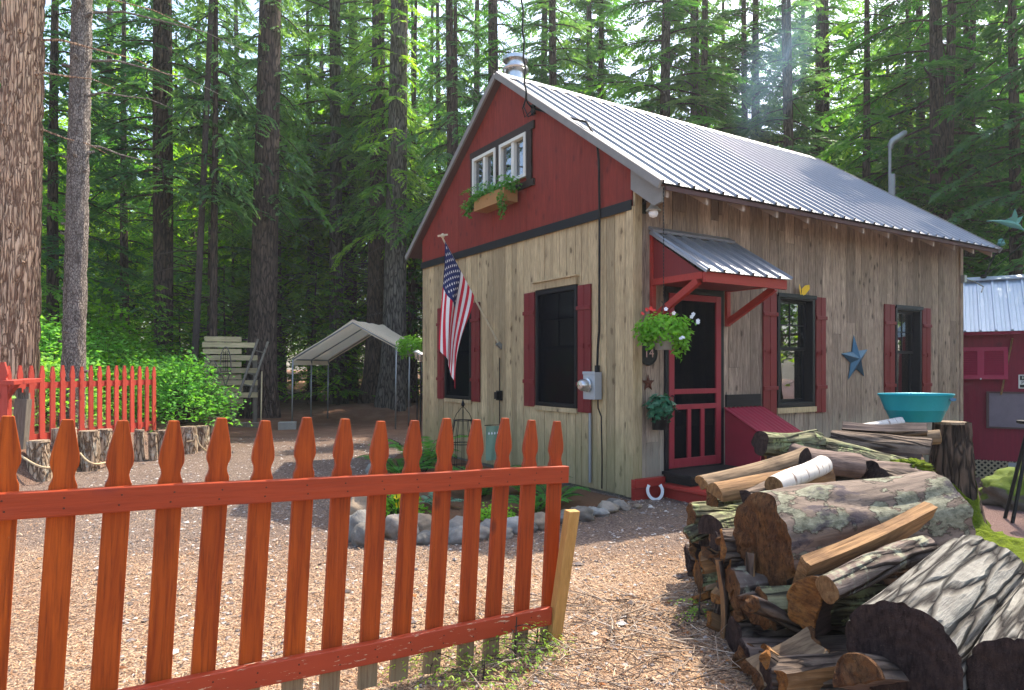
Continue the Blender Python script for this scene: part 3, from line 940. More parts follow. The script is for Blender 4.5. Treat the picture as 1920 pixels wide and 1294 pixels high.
hn.tube([wpt('B', d0 + .04, .028, 1.02), wpt('B', d0 + .04, .07, 1.03), wpt('B', d0 + .04, .07, 1.14), wpt('B', d0 + .04, .028, 1.15)], .009, 8)
hn.tube([wpt('B', d0 + .04, .03, 1.0), wpt('B', d0 + .09, .06, .98), wpt('B', d0 + .13, .07, .96)], .008, 8)
hn.build('handle', MAT['black_iron'], dro)
fr = MB()
for (a, b, c, d) in ((.472, d0 - .004, .22, 2.42), (d1 + .004, 1.458, .22, 2.42), (d0 - .004, d1 + .004, dz1 + .004, 2.42)):
    wbox(fr, 'B', a, b, -.10, .024, c, d)
fr.build('door_frame', MAT['navy_frame'], cabin)
th = MB(); wbox(th, 'B', .53, 1.405, -.10, .02, .22, .30); th.build('threshold', MAT['dark_step'], cabin)

# --- canopy over the door
aw0, aw1, awo = .23, 1.60, .80
tw = V((0, -.03, 3.00)); bw = V((0, -.86, 2.47))
nn = V((0, -(3.0 - 2.47), .83)).normalized()
m = MB(); ribbed(m, aw0, aw1 + .02, tw, bw, pitch=.2286, n=nn)
m.bar((aw0 - .005, -.03 + -.0, 2.995), (aw0 - .005, -.86, 2.465), .015, .03, up=nn)
awn = m.build('door_canopy', MAT['tin_roof'], cabin)
m = MB(); m.bar((aw0, -.035, 3.035), (aw1 * .999, -.035, 3.035), .10, .03, up=(0, -.5, .8))
m.build('flashing', MAT['tin_roof'], awn)
m = MB()
m.box(aw0 + .02, aw1 - .02, -awo - .02, -awo + .02, 2.36, 2.465, rn=.4)     # front beam
m.build('front_beam', MAT['beam_red'], awn)
for x in (aw0 + .045, aw1 - .075):
    m = MB()
    m.box(x - .03, x + .03, -awo + .022, -.004, 2.40, 2.47, rn=.6)
    m.bar((x, -awo + .10, 2.385), (x, -.04, 2.03), .055, .075, up=(0, -.4, .8), rn=.5)
    m.box(x - .03, x + .03, -.045, -.004, 1.98, 2.97, rn=.5)
    m.build('bracket', MAT['beam_red'], awn)
m = MB()   # sloping rafters and boarded sides
for x in (aw0 + .045, aw1 - .075):
    m.prism([(-.046, 2.471), (-awo + .06, 2.471), (-.046, 2.93)], lambda u, v, d: (d, u, v), x - .008, x + .008)
m.box(aw0 + .06, aw1 - .09, -.78, -.05, 2.405, 2.425)
m.build('canopy_boarding', MAT['shutter_red'], awn)

# --- door steps
m = MB(); wbox(m, 'B', .43, 1.47, .005, .45, .25, .29, rn=.5); wbox(m, 'B', .46, 1.47, .02, .42, .166, .249, rn=.3)
o = m.build('upper_step', MAT['dark_step'], cabin); bevel(o, .006)
m = MB(); wbox(m, 'B', .40, 1.47, .08, .74, -.03, .122, rn=.4); wbox(m, 'B', .345, 1.47, .08, .78, .123, .163, rn=.6)
o = m.build('lower_step', MAT['beam_red'], cabin); bevel(o, .006)
m = MB(); wbox(m, 'B', -.035, .425, .006, .06, -.03, .14, rn=.3); wbox(m, 'B', -.035, .425, .006, .075, .141, .235, rn=.5)
o = m.build('base_board', MAT['beam_red'], cabin); bevel(o, .005)

# --- firewood bin with red corrugated lid beside the door
bin_ = MB()
bx0, bx1 = 1.50, 2.16
bin_.prism([(-.006, .05), (-.52, .05), (-.52, .70), (-.006, .96)], lambda u, v, d: (d, u, v), bx0, bx0 + .02)
bin_.prism([(-.006, .05), (-.52, .05), (-.52, .70), (-.006, .96)], lambda u, v, d: (d, u, v), bx1 - .02, bx1)
bin_.box(bx0 + .02, bx1 - .02, -.52, -.50, .05, .30)
bo = bin_.build('firewood_bin', MAT['box_red'], cabin)
m = MB()
ln = V((0, -.26, .52)).normalized()
pts = []
nu = 40
for i in range(nu + 1):
    x = bx0 - .03 + (bx1 - bx0 + .08) * i / nu
    h = .008 * sin(i / nu * 2 * pi * 9)
    pts.append((V((x, -.006, .985)) + ln * h, V((x, -.58, .695)) + ln * h))
vs = []
for a, b in pts: vs += [a, b, a - ln * .006, b - ln * .006]
fs = []
for i in range(nu):
    k = 4 * i
    fs += [(k, k+1, k+5, k+4), (k+2, k+6, k+7, k+3), (k+1, k+3, k+7, k+5), (k, k+4, k+6, k+2)]
m.add(vs, fs)
m.bar((bx0 - .03, -.585, .675), (bx1 + .05, -.585, .675), .012, .07)
m.build('bin_lid', MAT['box_red'], bo, smooth=50)
m = MB(); wbox(m, 'B', 1.50, 2.15, .006, .03, .99, 1.14, rn=.2)
m.build('bin_backboard', MAT['dark_step'], bo)

# --- electric meter, conduit, outlet
m = MB(); wbox(m, 'A', .50, .715, .032, .14, 1.10, 1.42)
wbox(m, 'A', .492, .723, .138, .146, 1.395, 1.428)
mo = m.build('electric_meter', MAT['meter_grey'], cabin); bevel(mo, .008)
m = MB()
vs = MB(); vs.lathe([(.075, 0), (.085, .015), (.085, .03), (.068, .035), (.068, .10), (.05, .125), (0, .13)], 20)
R = Matrix.Rotation(-pi / 2, 4, 'Y')
m.add([R @ V(p) + V((-.14, .62, 1.27)) for p in vs.v], vs.f)
m.build('meter_dial', MAT['bright_steel'], mo, smooth=40)
m = MB(); m.add([(-.265, .62 + sx * .035, 1.27 + sz * .02) for sx, sz in ((-1, -1), (1, -1), (1, 1), (-1, 1))], [(0, 3, 2, 1)])
m.build('meter_face', MAT['black_trim'], mo)
m = MB()
xw = -.05
m.tube([(xw, .56, 1.42), (xw, .56, 1.50)], .03, 10)
m.tube([(xw, .56, 1.50), (xw, .55, 1.72), (xw, .525, 1.9), (xw, .52, 3.26), (xw - .01, .52, 3.9), (xw - .01, .56, 4.15), (xw - .01, .75, 4.42), (xw - .01, 1.2, 4.62), (xw - .01, 1.86, 4.93)], .014, 8)
m.build('meter_conduit', MAT['cable_black'], cabin, smooth=40)
m = MB(); m.tube([(xw + .02, .72, .1), (xw + .02, .72, .93)], .018, 8)
m.build('ground_conduit', MAT['conduit_grey'], cabin, smooth=40)
m = MB(); m.tube([(xw + .01, .56, 1.10), (xw, .545, 1.0), (xw + .01, .50, .9), (xw + .01, .485, .4), (xw + .01, .49, .06)], .009, 6)
m.build('ground_wire', MAT['cable_black'], cabin, smooth=40)
m = MB(); m.tube([(-.03, 2.80, 1.62), (-.03, 2.80, .35)], .008, 6); wbox(m, 'A', 2.75, 2.85, .01, .06, 1.0, 1.14); wbox(m, 'A', 2.77, 2.84, .06, .10, 1.02, 1.12)
o = m.build('wall_outlet', MAT['cable_black'], cabin)
# service drop: bracket, drip loops, cable up to the trees
m = MB(); wbox(m, 'A', 1.86, 1.93, .04, .07, 4.86, 5.0)
m.tube([(-.07, 1.9, 4.95), (-.14, 1.9, 5.0), (-.16, 1.9, 5.05)], .012, 6)
m.tube([(-.05, 1.86, 4.93), (-.12, 1.80, 4.83), (-.16, 1.86, 4.8), (-.18, 1.93, 4.95), (-.17, 1.9, 5.05)], .009, 6)
m.tube([(-.05, 1.95, 4.93), (-.10, 2.03, 4.86), (-.17, 1.98, 4.95), (-.17, 1.9, 5.06)], .009, 6)
m.build('cable_bracket', MAT['black_iron'], cabin, smooth=40)
# lamp high on the front wall by the corner
m = MB(); wbox(m, 'B', .06, .17, .003, .03, 3.20, 3.36)
m.tube([wpt('B', .115, .03, 3.30), wpt('B', .115, .10, 3.33), wpt('B', .115, .17, 3.31), wpt('B', .115, .19, 3.27)], .012, 8)
lo = m.build('wall_lamp', MAT['black_trim'], cabin, smooth=40)
m = MB(); c = wpt('B', .115, .20, 3.20)
m.lathe([(.03, .07), (.045, .04), (.085, -.005), (.082, -.012), (.04, .03)], 18, c)
m.build('lamp_shade', MAT['lamp_shade_tin'], lo, smooth=40)
m = MB(); m.lathe([(.02, .03), (.04, .0), (.052, -.035), (.04, -.07), (0, -.085)], 16, c)
m.build('bulb', MAT['petal_white'], lo, smooth=True)
# small insulator arm at the far corner
m = MB(); wbox(m, 'B', LW - .02, LW + .06, .032, .09, 2.90, 3.02)
m.tube([(LW + .06, -.06, 2.96), (LW + .25, -.12, 2.92), (LW + .38, -.20, 2.84), (LW + .27, -.22, 2.74)], .012, 6)
m.build('corner_bracket', MAT['steel_pole'], cabin, smooth=40)

# service cable and window box
cb = MB()
a = c2w(-.17, 1.9, 5.05); b = P(977, -60, 9.4)
pts = []
for i in range(15):
    t = i / 14
    p = a.lerp(b, t); p.z -= .10 * sin(pi * t); p.x += .012 * sin(i * 2.1)
    pts.append(p)
cb.tube(pts, .013, 7)
o = cb.build('service_cable', MAT['cable_black'], smooth=True)
tag(o, 'black twisted service cable dropping to the red gable above the white windows', 'cable')

# ------------------------------------------------------------------ picket fences
def picket_poly(w, H):
    a = w / 2
    return [(-a, 0), (a, 0), (a, H - .255), (a * .98, H - .235), (a * .80, H - .215), (a * .74, H - .20), (a * .80, H - .185), (a * .98, H - .165), (a * 1.02, H - .15), (a * .96, H - .12),
            (a * .42, H - .004), (a * .36, H), (-a * .36, H), (-a * .42, H - .004), (-a * .96, H - .12), (-a * 1.02, H - .15), (-a * .98, H - .165), (-a * .80, H - .185), (-a * .74, H - .20), (-a * .80, H - .215), (-a * .98, H - .235), (-a, H - .255)]

TR = P(1045, 787, 3.75); TL = P(15, 783, 2.36)
dv = TR - TL
frz = atan2(dv.y, dv.x); tilt = atan2(-dv.z, sqrt(dv.x ** 2 + dv.y ** 2))
zax = V((sin(tilt) * cos(frz), sin(tilt) * sin(frz), cos(tilt)))
FH = 1.21
fence = empty('picket_fence', TR - zax * FH, frz, 'orange-red stained picket fence panel leaning in the foreground', 'fence')
fence.rotation_euler = (0, tilt, frz)
sp = dv.length / 14
r = random.Random(21)
for i in range(-1, 15):
    mb = MB()
    x = -sp * (14 - i)
    ln_ = .012 + r.uniform(-.011, .011) + .010 * (i / 14.0)
    hh = FH + r.uniform(-.010, .010)
    yy = r.uniform(-.002, .002)
    mb.rn = max(0, min(1, 1 - (i / 14.0) * .85 + r.uniform(-.12, .12)))
    mb.prism(picket_poly(.088, hh), lambda u, v, d: (u + (v - FH) * ln_, d + yy, v), -.011, .014)
    o = mb.build('picket', MAT['picket_worn'], fence, recalc=True)
    o.location = (x, 0, 0)
    bevel(o, .003)
L0 = -sp * 15 - .3
def rail(z0, z1, x1, mat, th=.040):
    mb = MB(); n = 40
    # slightly bowed, hand-sawn rail
    vs = []; fs = []
    for i in range(n + 1):
        t = i / n; x = L0 + (x1 - L0) * t
        w = .004 * noise.noise(V((x * 1.5, z0 * 9, 0)))
        for (y, z) in ((-.013, z0), (-.013 - th, z0), (-.013 - th, z1), (-.013, z1)):
            vs.append((x, y + (w if y < -.02 else 0), z + w * 1.5))
    for i in range(n):
        for j in range(4):
            fs.append((4*i + j, 4*i + 4 + j, 4*i + 4 + (j+1) % 4, 4*i + (j+1) % 4))
    fs.append((0, 1, 2, 3)); fs.append(tuple(4*n + k for k in (3, 2, 1, 0)))
    mb.add(vs, fs, rn=.5)
    o = mb.build('rail', mat, fence, recalc=True); bevel(o, .004)
    nb_ = MB()
    for i in range(-1, 15):
        for dz in (.026, .062):
            nb_.lathe([(.0038, 0), (.003, .0016), (0, .0018)], 8, (0, 0, 0))
            k0 = len(nb_.v) - 24
            for q in range(k0, len(nb_.v)):
                p = nb_.v[q]; nb_.v[q] = (p[0] - sp * (14 - i) + .006 * sin(i * 7 + dz * 90), -.0131 - th - p[2] + .004 * noise.noise(V((-sp * (14 - i) * 1.5, z0 * 9, 0))), p[1] + z0 + dz)
    nb_.build('nails', MAT['rust_iron'], o)
rail(.872, .962, .052, MAT['rail_stain'])
rail(.125, .217, -.030, MAT['rail_peeling'])
sta = P(1036, 1215, 3.70); stb = P(1073, 957, 3.66)
mb = MB(); mb.bar(sta, stb, .075, .045, up=(.577, -.817, 0), rn=.6)
st = mb.build('fence_stake', MAT['raw_stake']); bevel(st, .004)
tag(st, 'raw unpainted timber stake propped against the end of the red picket fence', 'stake')

# fence on the bank at the left
f0 = V((-6.66, 9.35)); f1 = V((-6.22, 12.0))
fd = (f1 - f0); fl = fd.length
bz = .44
back = empty('picket_fence', (f0.x, f0.y, bz), atan2(fd.y, fd.x), 'sunlit red picket fence on the bank behind the upright log sections', 'fence')
nk = 16
for i in range(-1, nk):
    mb = MB(); mb.rn = r.uniform(.2, 1)
    H = 1.06 + r.uniform(-.012, .012)
    lo = -.22 if i < 1 else -.05
    mb.prism([(u, max(v, 0) + (lo if v <= 0 else 0)) for u, v in picket_poly(.085, H)], lambda u, v, d: (u, d, v), -.01, .012)
    o = mb.build('picket', MAT['sunlit_picket_stain'], back, recalc=True)
    o.location = (fl * i / (nk - 1), 0, 0)
mb = MB(); mb.box(-.35, fl + .04, .013, .05, .74, .83, rn=.5)
mb.build('rail', MAT['sunlit_picket_stain'], back)
mb = MB(); mb.box(-.1, fl + .04, .013, .05, .02, .11, rn=.5)
mb.build('rail', MAT['sunlit_picket_stain'], back)
# return section at the far left: sawn rail end, wide picket, old post
gate = empty('gate_end', P(6, 830, 8.75), 0, 'red gate end with one wide picket and sawn top rail, at the left edge', 'gate')
mb = MB(); mb.prism(picket_poly(.12, 1.02), lambda u, v, d: (u, d, v), -.012, .014)
mb.build('picket', MAT['sunlit_picket_stain'], gate, recalc=True)
a = P(12, 718, 8.7) - gate.location; b = P(66, 713, 9.15) - gate.location
mb = MB(); mb.bar(a, b, .20, .055)
bevel(mb.build('rail', MAT['sunlit_picket_stain'], gate), .004)
a = P(-14, 778, 8.8) - gate.location; b = P(34, 715, 8.8) - gate.location
mb = MB(); mb.bar(a, b, .05, .09, up=(0, -1, 0))
mb.build('brace', MAT['sunlit_picket_stain'], gate)
mb = MB()
pa, pb = P(36, 850, 9.0), P(44, 748, 9.0)
mb.bar(pa, pb, .16, .10, up=(0, -1, 0), rn=.8)
q0 = P(22, 735, 9.0)
for k in range(6):
    x = -.07 + k * .028
    mb.bar(pb + V((x, 0, -.02)), pb + V((x + r.uniform(-.01, .01), 0, r.uniform(.05, .16))), .02, .03, up=(0, -1, 0), rn=r.random())
po = mb.build('old_post', MAT['old_grey_wood'])
tag(po, 'weathered grey splintered post under the red gate rail', 'post')

# ------------------------------------------------------------------ trees
def trunk_geo(mb, H, r0, r1, seed, n=12, m=16, flare=.45, bend=.25, disp=0.0, lean=(0, 0), fine=None):
    rr = random.Random(seed)
    ph = [rr.uniform(0, 6.28) for _ in range(6)]
    path = []
    off = len(mb.v)
    vs = []; fs = []; hs = []
    for i in range(m + 1):
        t = i / m
        tz = t if fine is None else t
        z = H * tz - (.15 if i == 0 else 0)
        cx = lean[0] * t + bend * (sin(2.1 * t + ph[0]) - sin(ph[0])) * .5
        cy = lean[1] * t + bend * (sin(1.7 * t + ph[1]) - sin(ph[1])) * .5
        rad = r0 + (r1 - r0) * t
        fl = flare * math.exp(-max(0, z) / (r0 * 2.4))
        path.append(V((cx, cy, z)))
        for j in range(n):
            a = 2 * pi * j / n
            lob = 1 + fl * (.75 + .55 * sin(a * 3 + ph[2]) * .8 + .35 * sin(a * 5 + ph[3]))
            h = .5
            rd = rad * lob
            if disp:
                q = V((cos(a) * rad * 10, sin(a) * rad * 10, z * 1.4))
                q = q + V((noise.noise(q * .5), noise.noise(q * .5 + V((5, 5, 5))), 0)) * 1.2
                rid = 1 - abs(noise.noise(q * 1.6)) * 2.2
                rid2 = noise.noise(q * 4.5)
                h = max(0, min(1, .55 + .5 * (.55 - rid) * -1.0 + .25 * rid2))
                h = max(0, min(1, abs(noise.noise(q * 1.6)) * 3.0 + .2 * rid2))
                rd += disp * (h - .5)
            vs.append((cx + cos(a) * rd, cy + sin(a) * rd, z)); hs.append(h)
    for i in range(m):
        for j in range(n):
            j2 = (j + 1) % n
            fs.append((i*n+j, i*n+j2, (i+1)*n+j2, (i+1)*n+j))
    mb.add(vs, fs)
    if disp:
        if mb.h is None: mb.h = [.5] * off
        mb.h.extend(hs)
    return path

def rhomb(mb, p, d, up, L, w, rn, curl=0.0):
    s = d.cross(up)
    if s.length < 1e-4: s = d.orthogonal()
    s.normalize()
    e = p + d * L
    mid = p + d * (L * .45) + up * curl
    b = len(mb.v)
    mb.v.extend((tuple(p), tuple(mid + s * w * .5), tuple(e), tuple(mid - s * w * .5)))
    mb.f.append((b, b + 1, b + 2, b + 3)); mb.m.append(mb.mi); mb.r.append(rn)

def pathpt(path, z):
    for a, b in zip(path[:-1], path[1:]):
        if a.z <= z <= b.z:
            return a.lerp(b, (z - a.z) / max(1e-6, b.z - a.z))
    return path[-1].copy()

def bough(tw, lf, rr, base, az, L, rise, droop, thick, tone, dens=1.0, nl=.17, nw=None):
    nw = nw or nl * .34
    d = V((cos(az), sin(az), 0))
    pts = []
    wob = rr.uniform(-.25, .25)
    for i in range(8):
        u = i / 7
        dd = Matrix.Rotation(wob * u * u, 3, 'Z') @ d
        pts.append(base + dd * L * u + V((0, 0, L * (rise * u - droop * u * u))))
    tw.tube(pts[:7], [thick * (1 - .8 * i / 7) for i in range(7)], 4, cap=False)
    k = max(4, int(L / .20 * dens))
    for i in range(k):
        u = .16 + .84 * (i + rr.random() * .6) / k
        f = u * 7; i0 = min(6, int(f))
        p = pts[i0].lerp(pts[i0 + 1], f - i0)
        bd = (pts[i0 + 1] - pts[i0]).normalized()
        for sgn in (-1, 1):
            if rr.random() < .12: continue
            sd_ = Matrix.Rotation(sgn * rr.uniform(.7, 1.15), 3, 'Z') @ V((bd.x, bd.y, 0)).normalized()
            sl = (L * .36 * (1 - .62 * u) + .16) * rr.uniform(.6, 1.15)
            dz = -rr.uniform(.15, .55)
            t2 = tone + rr.uniform(-.18, .18)
            mm = max(3, int(sl / .075))
            up = V((rr.uniform(-.25, .25), rr.uniform(-.25, .25), 1)).normalized()
            for q in range(mm):
                v = (q + .5) / mm
                pp = p + sd_ * sl * v + V((0, 0, sl * (dz * v * v + .03)))
                td = (sd_ + V((0, 0, 2 * dz * v))).normalized()
                for s2 in (-1, 1):
                    nd = (Matrix.Rotation(s2 * rr.uniform(.55, .95), 3, 'Z') @ td + V((0, 0, rr.uniform(-.3, .05)))).normalized()
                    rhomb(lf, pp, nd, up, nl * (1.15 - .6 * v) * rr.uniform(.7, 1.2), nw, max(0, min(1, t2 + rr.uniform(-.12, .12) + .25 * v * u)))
            rhomb(lf, p + sd_ * sl * .9 + V((0, 0, sl * (dz * .81 + .03))), (sd_ + V((0, 0, 2 * dz))).normalized(), up, nl * .8, nw, min(1, t2 + .25))

def hemlock(name, seed, H, zc, rmax, nb, r0, mats, shape=1.0, dead=10, nl=.17, rise=.10, droop=.30, disp=0, flare=.4, lean=(0, 0), bend=.25, dens=1.0, low=1.0):
    rr = random.Random(seed)
    root = empty(name)
    tw = MB()
    path = trunk_geo(tw, H, r0, r0 * .25, seed, flare=flare, bend=bend, lean=lean)
    lf = MB()
    for i in range(nb):
        t = (i + rr.random()) / nb
        h = zc + (H * .985 - zc) * t
        pr = (1 - t ** 1.3 * .92) * shape + (1 - shape) * .6
        if t < .18: pr *= low + (1 - low) * t / .18
        L = max(.3, rmax * pr * rr.uniform(.55, 1.08))
        az = i * 2.39996 + rr.uniform(-.5, .5)
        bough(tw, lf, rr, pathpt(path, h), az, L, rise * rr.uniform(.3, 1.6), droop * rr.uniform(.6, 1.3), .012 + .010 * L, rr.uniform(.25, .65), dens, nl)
    for i in range(dead):
        h = rr.uniform(.12, 1.0) * max(zc, 2.0)
        az = rr.uniform(0, 6.28); L = rr.uniform(.4, 1.6)
        p = pathpt(path, h)
        pts = [p + V((cos(az) * L * u, sin(az) * L * u, L * (.15 * u - .35 * u * u))) for u in (0, .35, .7, 1)]
        tw.tube(pts, [.02, .014, .009, .004], 4, cap=False)
        for q in range(3):
            u = rr.uniform(.3, .9); a2 = az + rr.choice((-1, 1)) * rr.uniform(.4, 1)
            pq = p + V((cos(az) * L * u, sin(az) * L * u, L * (.15 * u - .35 * u * u)))
            tw.tube([pq, pq + V((cos(a2), sin(a2), -.15)) * L * .35], [.006, .003], 3, cap=False)
    tw.build('trunk', mats[0], root, smooth=True)
    lf.build('crown', mats[1], root)
    return root

def leafy(mb, rr, p, L, w, rn, nrm=None):
    """lobed leaf of a few faces: two triangles folded along the midrib"""
    n = V((rr.gauss(0, .45), rr.gauss(0, .45), 1)).normalized() if nrm is None else nrm
    a = rr.uniform(0, 6.28)
    d = V((cos(a), sin(a), 0)); d = (d - n * d.dot(n)).normalized(); d.z -= .25; d.normalize()
    s = d.cross(n).normalized()
    c = p
    b = len(mb.v)
    fold = n * (-w * .18)
    mb.v.extend(tuple(q) for q in (c, c + d*L*.30 + s*w*.5 + fold, c + d*L*.55 + s*w*.24 + fold*.5, c + d*L, c + d*L*.55 - s*w*.24 + fold*.5, c + d*L*.30 - s*w*.5 + fold))
    mb.f.append((b, b+1, b+2, b+3)); mb.f.append((b, b+3, b+4, b+5))
    mb.m += [mb.mi] * 2; mb.r += [rn, rn]

def broadleaf(name, seed, H, zc, rx, ncl, r0, mats, leaf=.11, per=46, cl=.75, flat=.45):
    rr = random.Random(seed)
    root = empty(name)
    tw = MB(); path = trunk_geo(tw, H, r0, r0 * .2, seed, flare=.3, bend=.5)
    lf = MB()
    for i in range(ncl):
        t = (i + .5) / ncl
        h = zc + (H - zc) * t
        rad = rx * sqrt(max(.05, 1 - (2 * (t - .42)) ** 2 * .85)) * rr.uniform(.35, 1.0)
        az = i * 2.39996 + rr.uniform(-.4, .4)
        base = pathpt(path, max(.4, h - rad * .45))
        c = pathpt(path, h) + V((cos(az) * rad, sin(az) * rad, rr.uniform(-.2, .2)))
        midp = base.lerp(c, .5) + V((0, 0, .12 * rad))
        tw.tube([base, midp, c], [.014 + .008 * rad, .012, .005], 4, cap=False)
        tone = rr.uniform(.2, .75)
        for k in range(per):
            q = c + V((rr.gauss(0, cl * .5), rr.gauss(0, cl * .5), rr.gauss(0, cl * .5 * flat)))
            leafy(lf, rr, q, leaf * rr.uniform(.7, 1.25), leaf * rr.uniform(.7, 1.1), max(0, min(1, tone + rr.uniform(-.22, .22))))
    tw.build('trunk', mats[0], root, smooth=True)
    lf.build('crown', mats[1], root)
    return root

HB, GB = MAT['hemlock_bark'], MAT['grey_bark']
HN, BN, ML = MAT['hemlock_needles'], MAT['blue_hemlock_needles'], MAT['maple_leaves']
protos = {
    'tallA': hemlock('hemlock_tree', 1, 20, 5.2, 3.8, 84, .26, (HB, HN), dead=14, nl=.20, dens=1.2, droop=.36),
    'tallB': hemlock('hemlock_tree', 2, 20, 4.6, 3.6, 84, .26, (HB, HN), dead=16, droop=.46, nl=.20, dens=1.2),
    'tallC': hemlock('hemlock_tree', 3, 20, 5.8, 4.0, 78, .26, (GB, BN), dead=18, nl=.20, dens=1.2, droop=.38),
    'midA': hemlock('hemlock_tree', 14, 14.2, 4.8, 3.6, 58, .22, (HB, HN), dead=14, nl=.20, droop=.46, shape=.55, dens=1.15),
    'midB': hemlock('hemlock_tree', 15, 13.8, 5.4, 3.4, 54, .22, (HB, BN), dead=16, nl=.20, droop=.50, shape=.55, dens=1.15),
    'lowA': hemlock('hemlock_tree', 4, 15, 2.4, 3.0, 60, .16, (HB, HN), dead=6, droop=.40, nl=.21),
    'lowB': hemlock('hemlock_tree', 5, 16, 3.2, 2.9, 60, .17, (HB, BN), dead=8, droop=.44, nl=.21),
    'sapA': hemlock('hemlock_sapling', 6, 5.5, .5, 1.9, 46, .06, (HB, HN), dead=3, nl=.17),
    'sapB': hemlock('hemlock_sapling', 7, 4.0, .3, 1.6, 38, .05, (HB, HN), dead=2, nl=.16),
    'decA': broadleaf('maple_tree', 8, 15, 2.6, 3.8, 150, .14, (GB, ML), leaf=.20, per=46, cl=1.2),
    'decB': broadleaf('maple_tree', 9, 12, 1.0, 3.2, 130, .12, (GB, ML), leaf=.19, per=46, cl=1.1),
}
used = {}
def place(kind, x, y, sc=1.0, rz=0.0, label=None, cat='tree', group=None, thick=None, z=None, lean=(0, 0), trunkmat=None):
    pr = protos[kind]
    if kind not in used:
        used[kind] = 1; o = pr
    else:
        o = copy_tree(pr)
    o.location = (x, y, gz(x, y) if z is None else z)
    o.rotation_euler = (lean[0], lean[1], rz)
    o.scale = (sc, sc, sc)
    for k in ('label', 'category', 'group'):
        if k in o: del o[k]
    tag(o, label, cat, group)
    return o

# tall bare-stemmed hemlocks: custom trunk girths, crown meshes shared with the prototypes
def bigtree(px, Z, dia, kind, label, H=15.0, mat=None, flare=.5, rz=0.0, group=None, lean=(0, 0), crown_sc=1.0, bend=.30, taper=.45, seed=0):
    X = (px - 960) * Z / F
    root = empty('hemlock_tree', (X, Z, gz(X, Z)), 0, label, 'tree', group)
    H = 20.0
    tw = MB()
    path = trunk_geo(tw, H, dia / 2, dia / 2 * taper, seed + int(px), n=20, m=26, flare=flare, bend=bend, lean=lean)
    rr = random.Random(int(px) + seed)
    for i in range(16):
        h = rr.uniform(.10, .34) * H
        az = rr.uniform(0, 6.28); L = rr.uniform(.3, 1.5)
        p = pathpt(path, h)
        pts = [p + V((cos(az) * L * u, sin(az) * L * u, L * (.10 * u - .3 * u * u))) for u in (0, .35, .7, 1)]
        tw.tube(pts, [.022, .014, .009, .004], 4, cap=False)
    tw.build('trunk', mat or HB, root, smooth=True)
    src = [c for c in protos[kind].children if c.name.startswith('crown')][0]
    c = src.copy(); COL.objects.link(c); c.parent = root
    c.rotation_euler = (0, 0, rz)
    c.scale = (crown_sc, crown_sc, 1)
    c.location = (lean[0] * .7, lean[1] * .7, 0)
    # limbs that carry the crown
    lt = [c2 for c2 in protos[kind].children if c2.name.startswith('trunk')][0]
    l = lt.copy(); COL.objects.link(l); l.parent = root; l.name = 'limbs'
    l.rotation_euler = c.rotation_euler; l.scale = c.scale; l.location = c.location
    return root

bigtree(490, 18.2, .74, 'midB', 'huge dark hemlock trunk right behind the slatted board wall', 15, rz=.4, lean=(.22, 0), taper=.5, crown_sc=.6)
bigtree(738, 20.2, .72, 'midA', 'thick grey-brown trunk nearest the left corner of the cabin', 15.5, mat=GB, rz=1.4, flare=.75, crown_sc=.62)
bigtree(700, 21.2, .56, 'midB', 'dark trunk just left of the thick grey-brown one by the cabin corner', 15, rz=2.6, flare=.6, lean=(.3, 0), crown_sc=.62)
bigtree(308, 17.6, .40, 'midB', 'dark hemlock trunk behind the bank, fourth trunk from the left edge', 14.5, rz=3.5)
bigtree(632, 22.5, .33, 'tallC', 'slim dark trunk behind the white canopy peak', 15, rz=4.4)
bigtree(655, 24.5, .34, 'tallA', 'slim trunk close to the right of another, behind the canopy peak', 15, rz=5.5)
bigtree(853, 19.5, .30, 'midB', 'dark straight trunk left of the red gable peak', 15, rz=.9, crown_sc=.62)
bigtree(932, 20.5, .40, 'midA', 'dark trunk rising behind the metal chimney flue', 15.5, rz=2.0, crown_sc=.62)
bigtree(1046, 21.5, .34, 'midB', 'grey straight trunk behind the roof right of the service cable', 15.5, mat=GB, rz=3.1)
bigtree(1243, 22.5, .36, 'tallA', 'grey-brown trunk above the middle of the long roof', 15.5, mat=GB, rz=4.0)
bigtree(1310, 23.5, .32, 'tallC', 'trunk just right of the grey-brown one above the long roof', 16, rz=5.0)
bigtree(1485, 21.5, .24, 'lowB', 'thin dark trunk above the right end of the ridge', 14, rz=1.0)
bigtree(1545, 25.0, .26, 'tallB', 'thin trunk seen beyond the far end of the ridge', 15, rz=.2)
bigtree(1768, 18.5, .30, 'tallB', 'straight dark trunk right of the bent vent hood', 14.5, rz=2.2)
bigtree(1804, 20.5, .17, 'lowA', 'left one of the two thin trunks beyond the shed roof', 12, rz=3.3)
bigtree(1818, 19.5, .20, 'lowB', 'right one of the two thin trunks beyond the shed roof', 13, rz=4.3)

bigtree(360, 17.0, .17, 'midB', 'light-barked slim tree leaning right, between the bank and the slatted wall', mat=MAT['near_grey_bark'], crown_sc=.5, lean=(.7, 0), flare=.2)
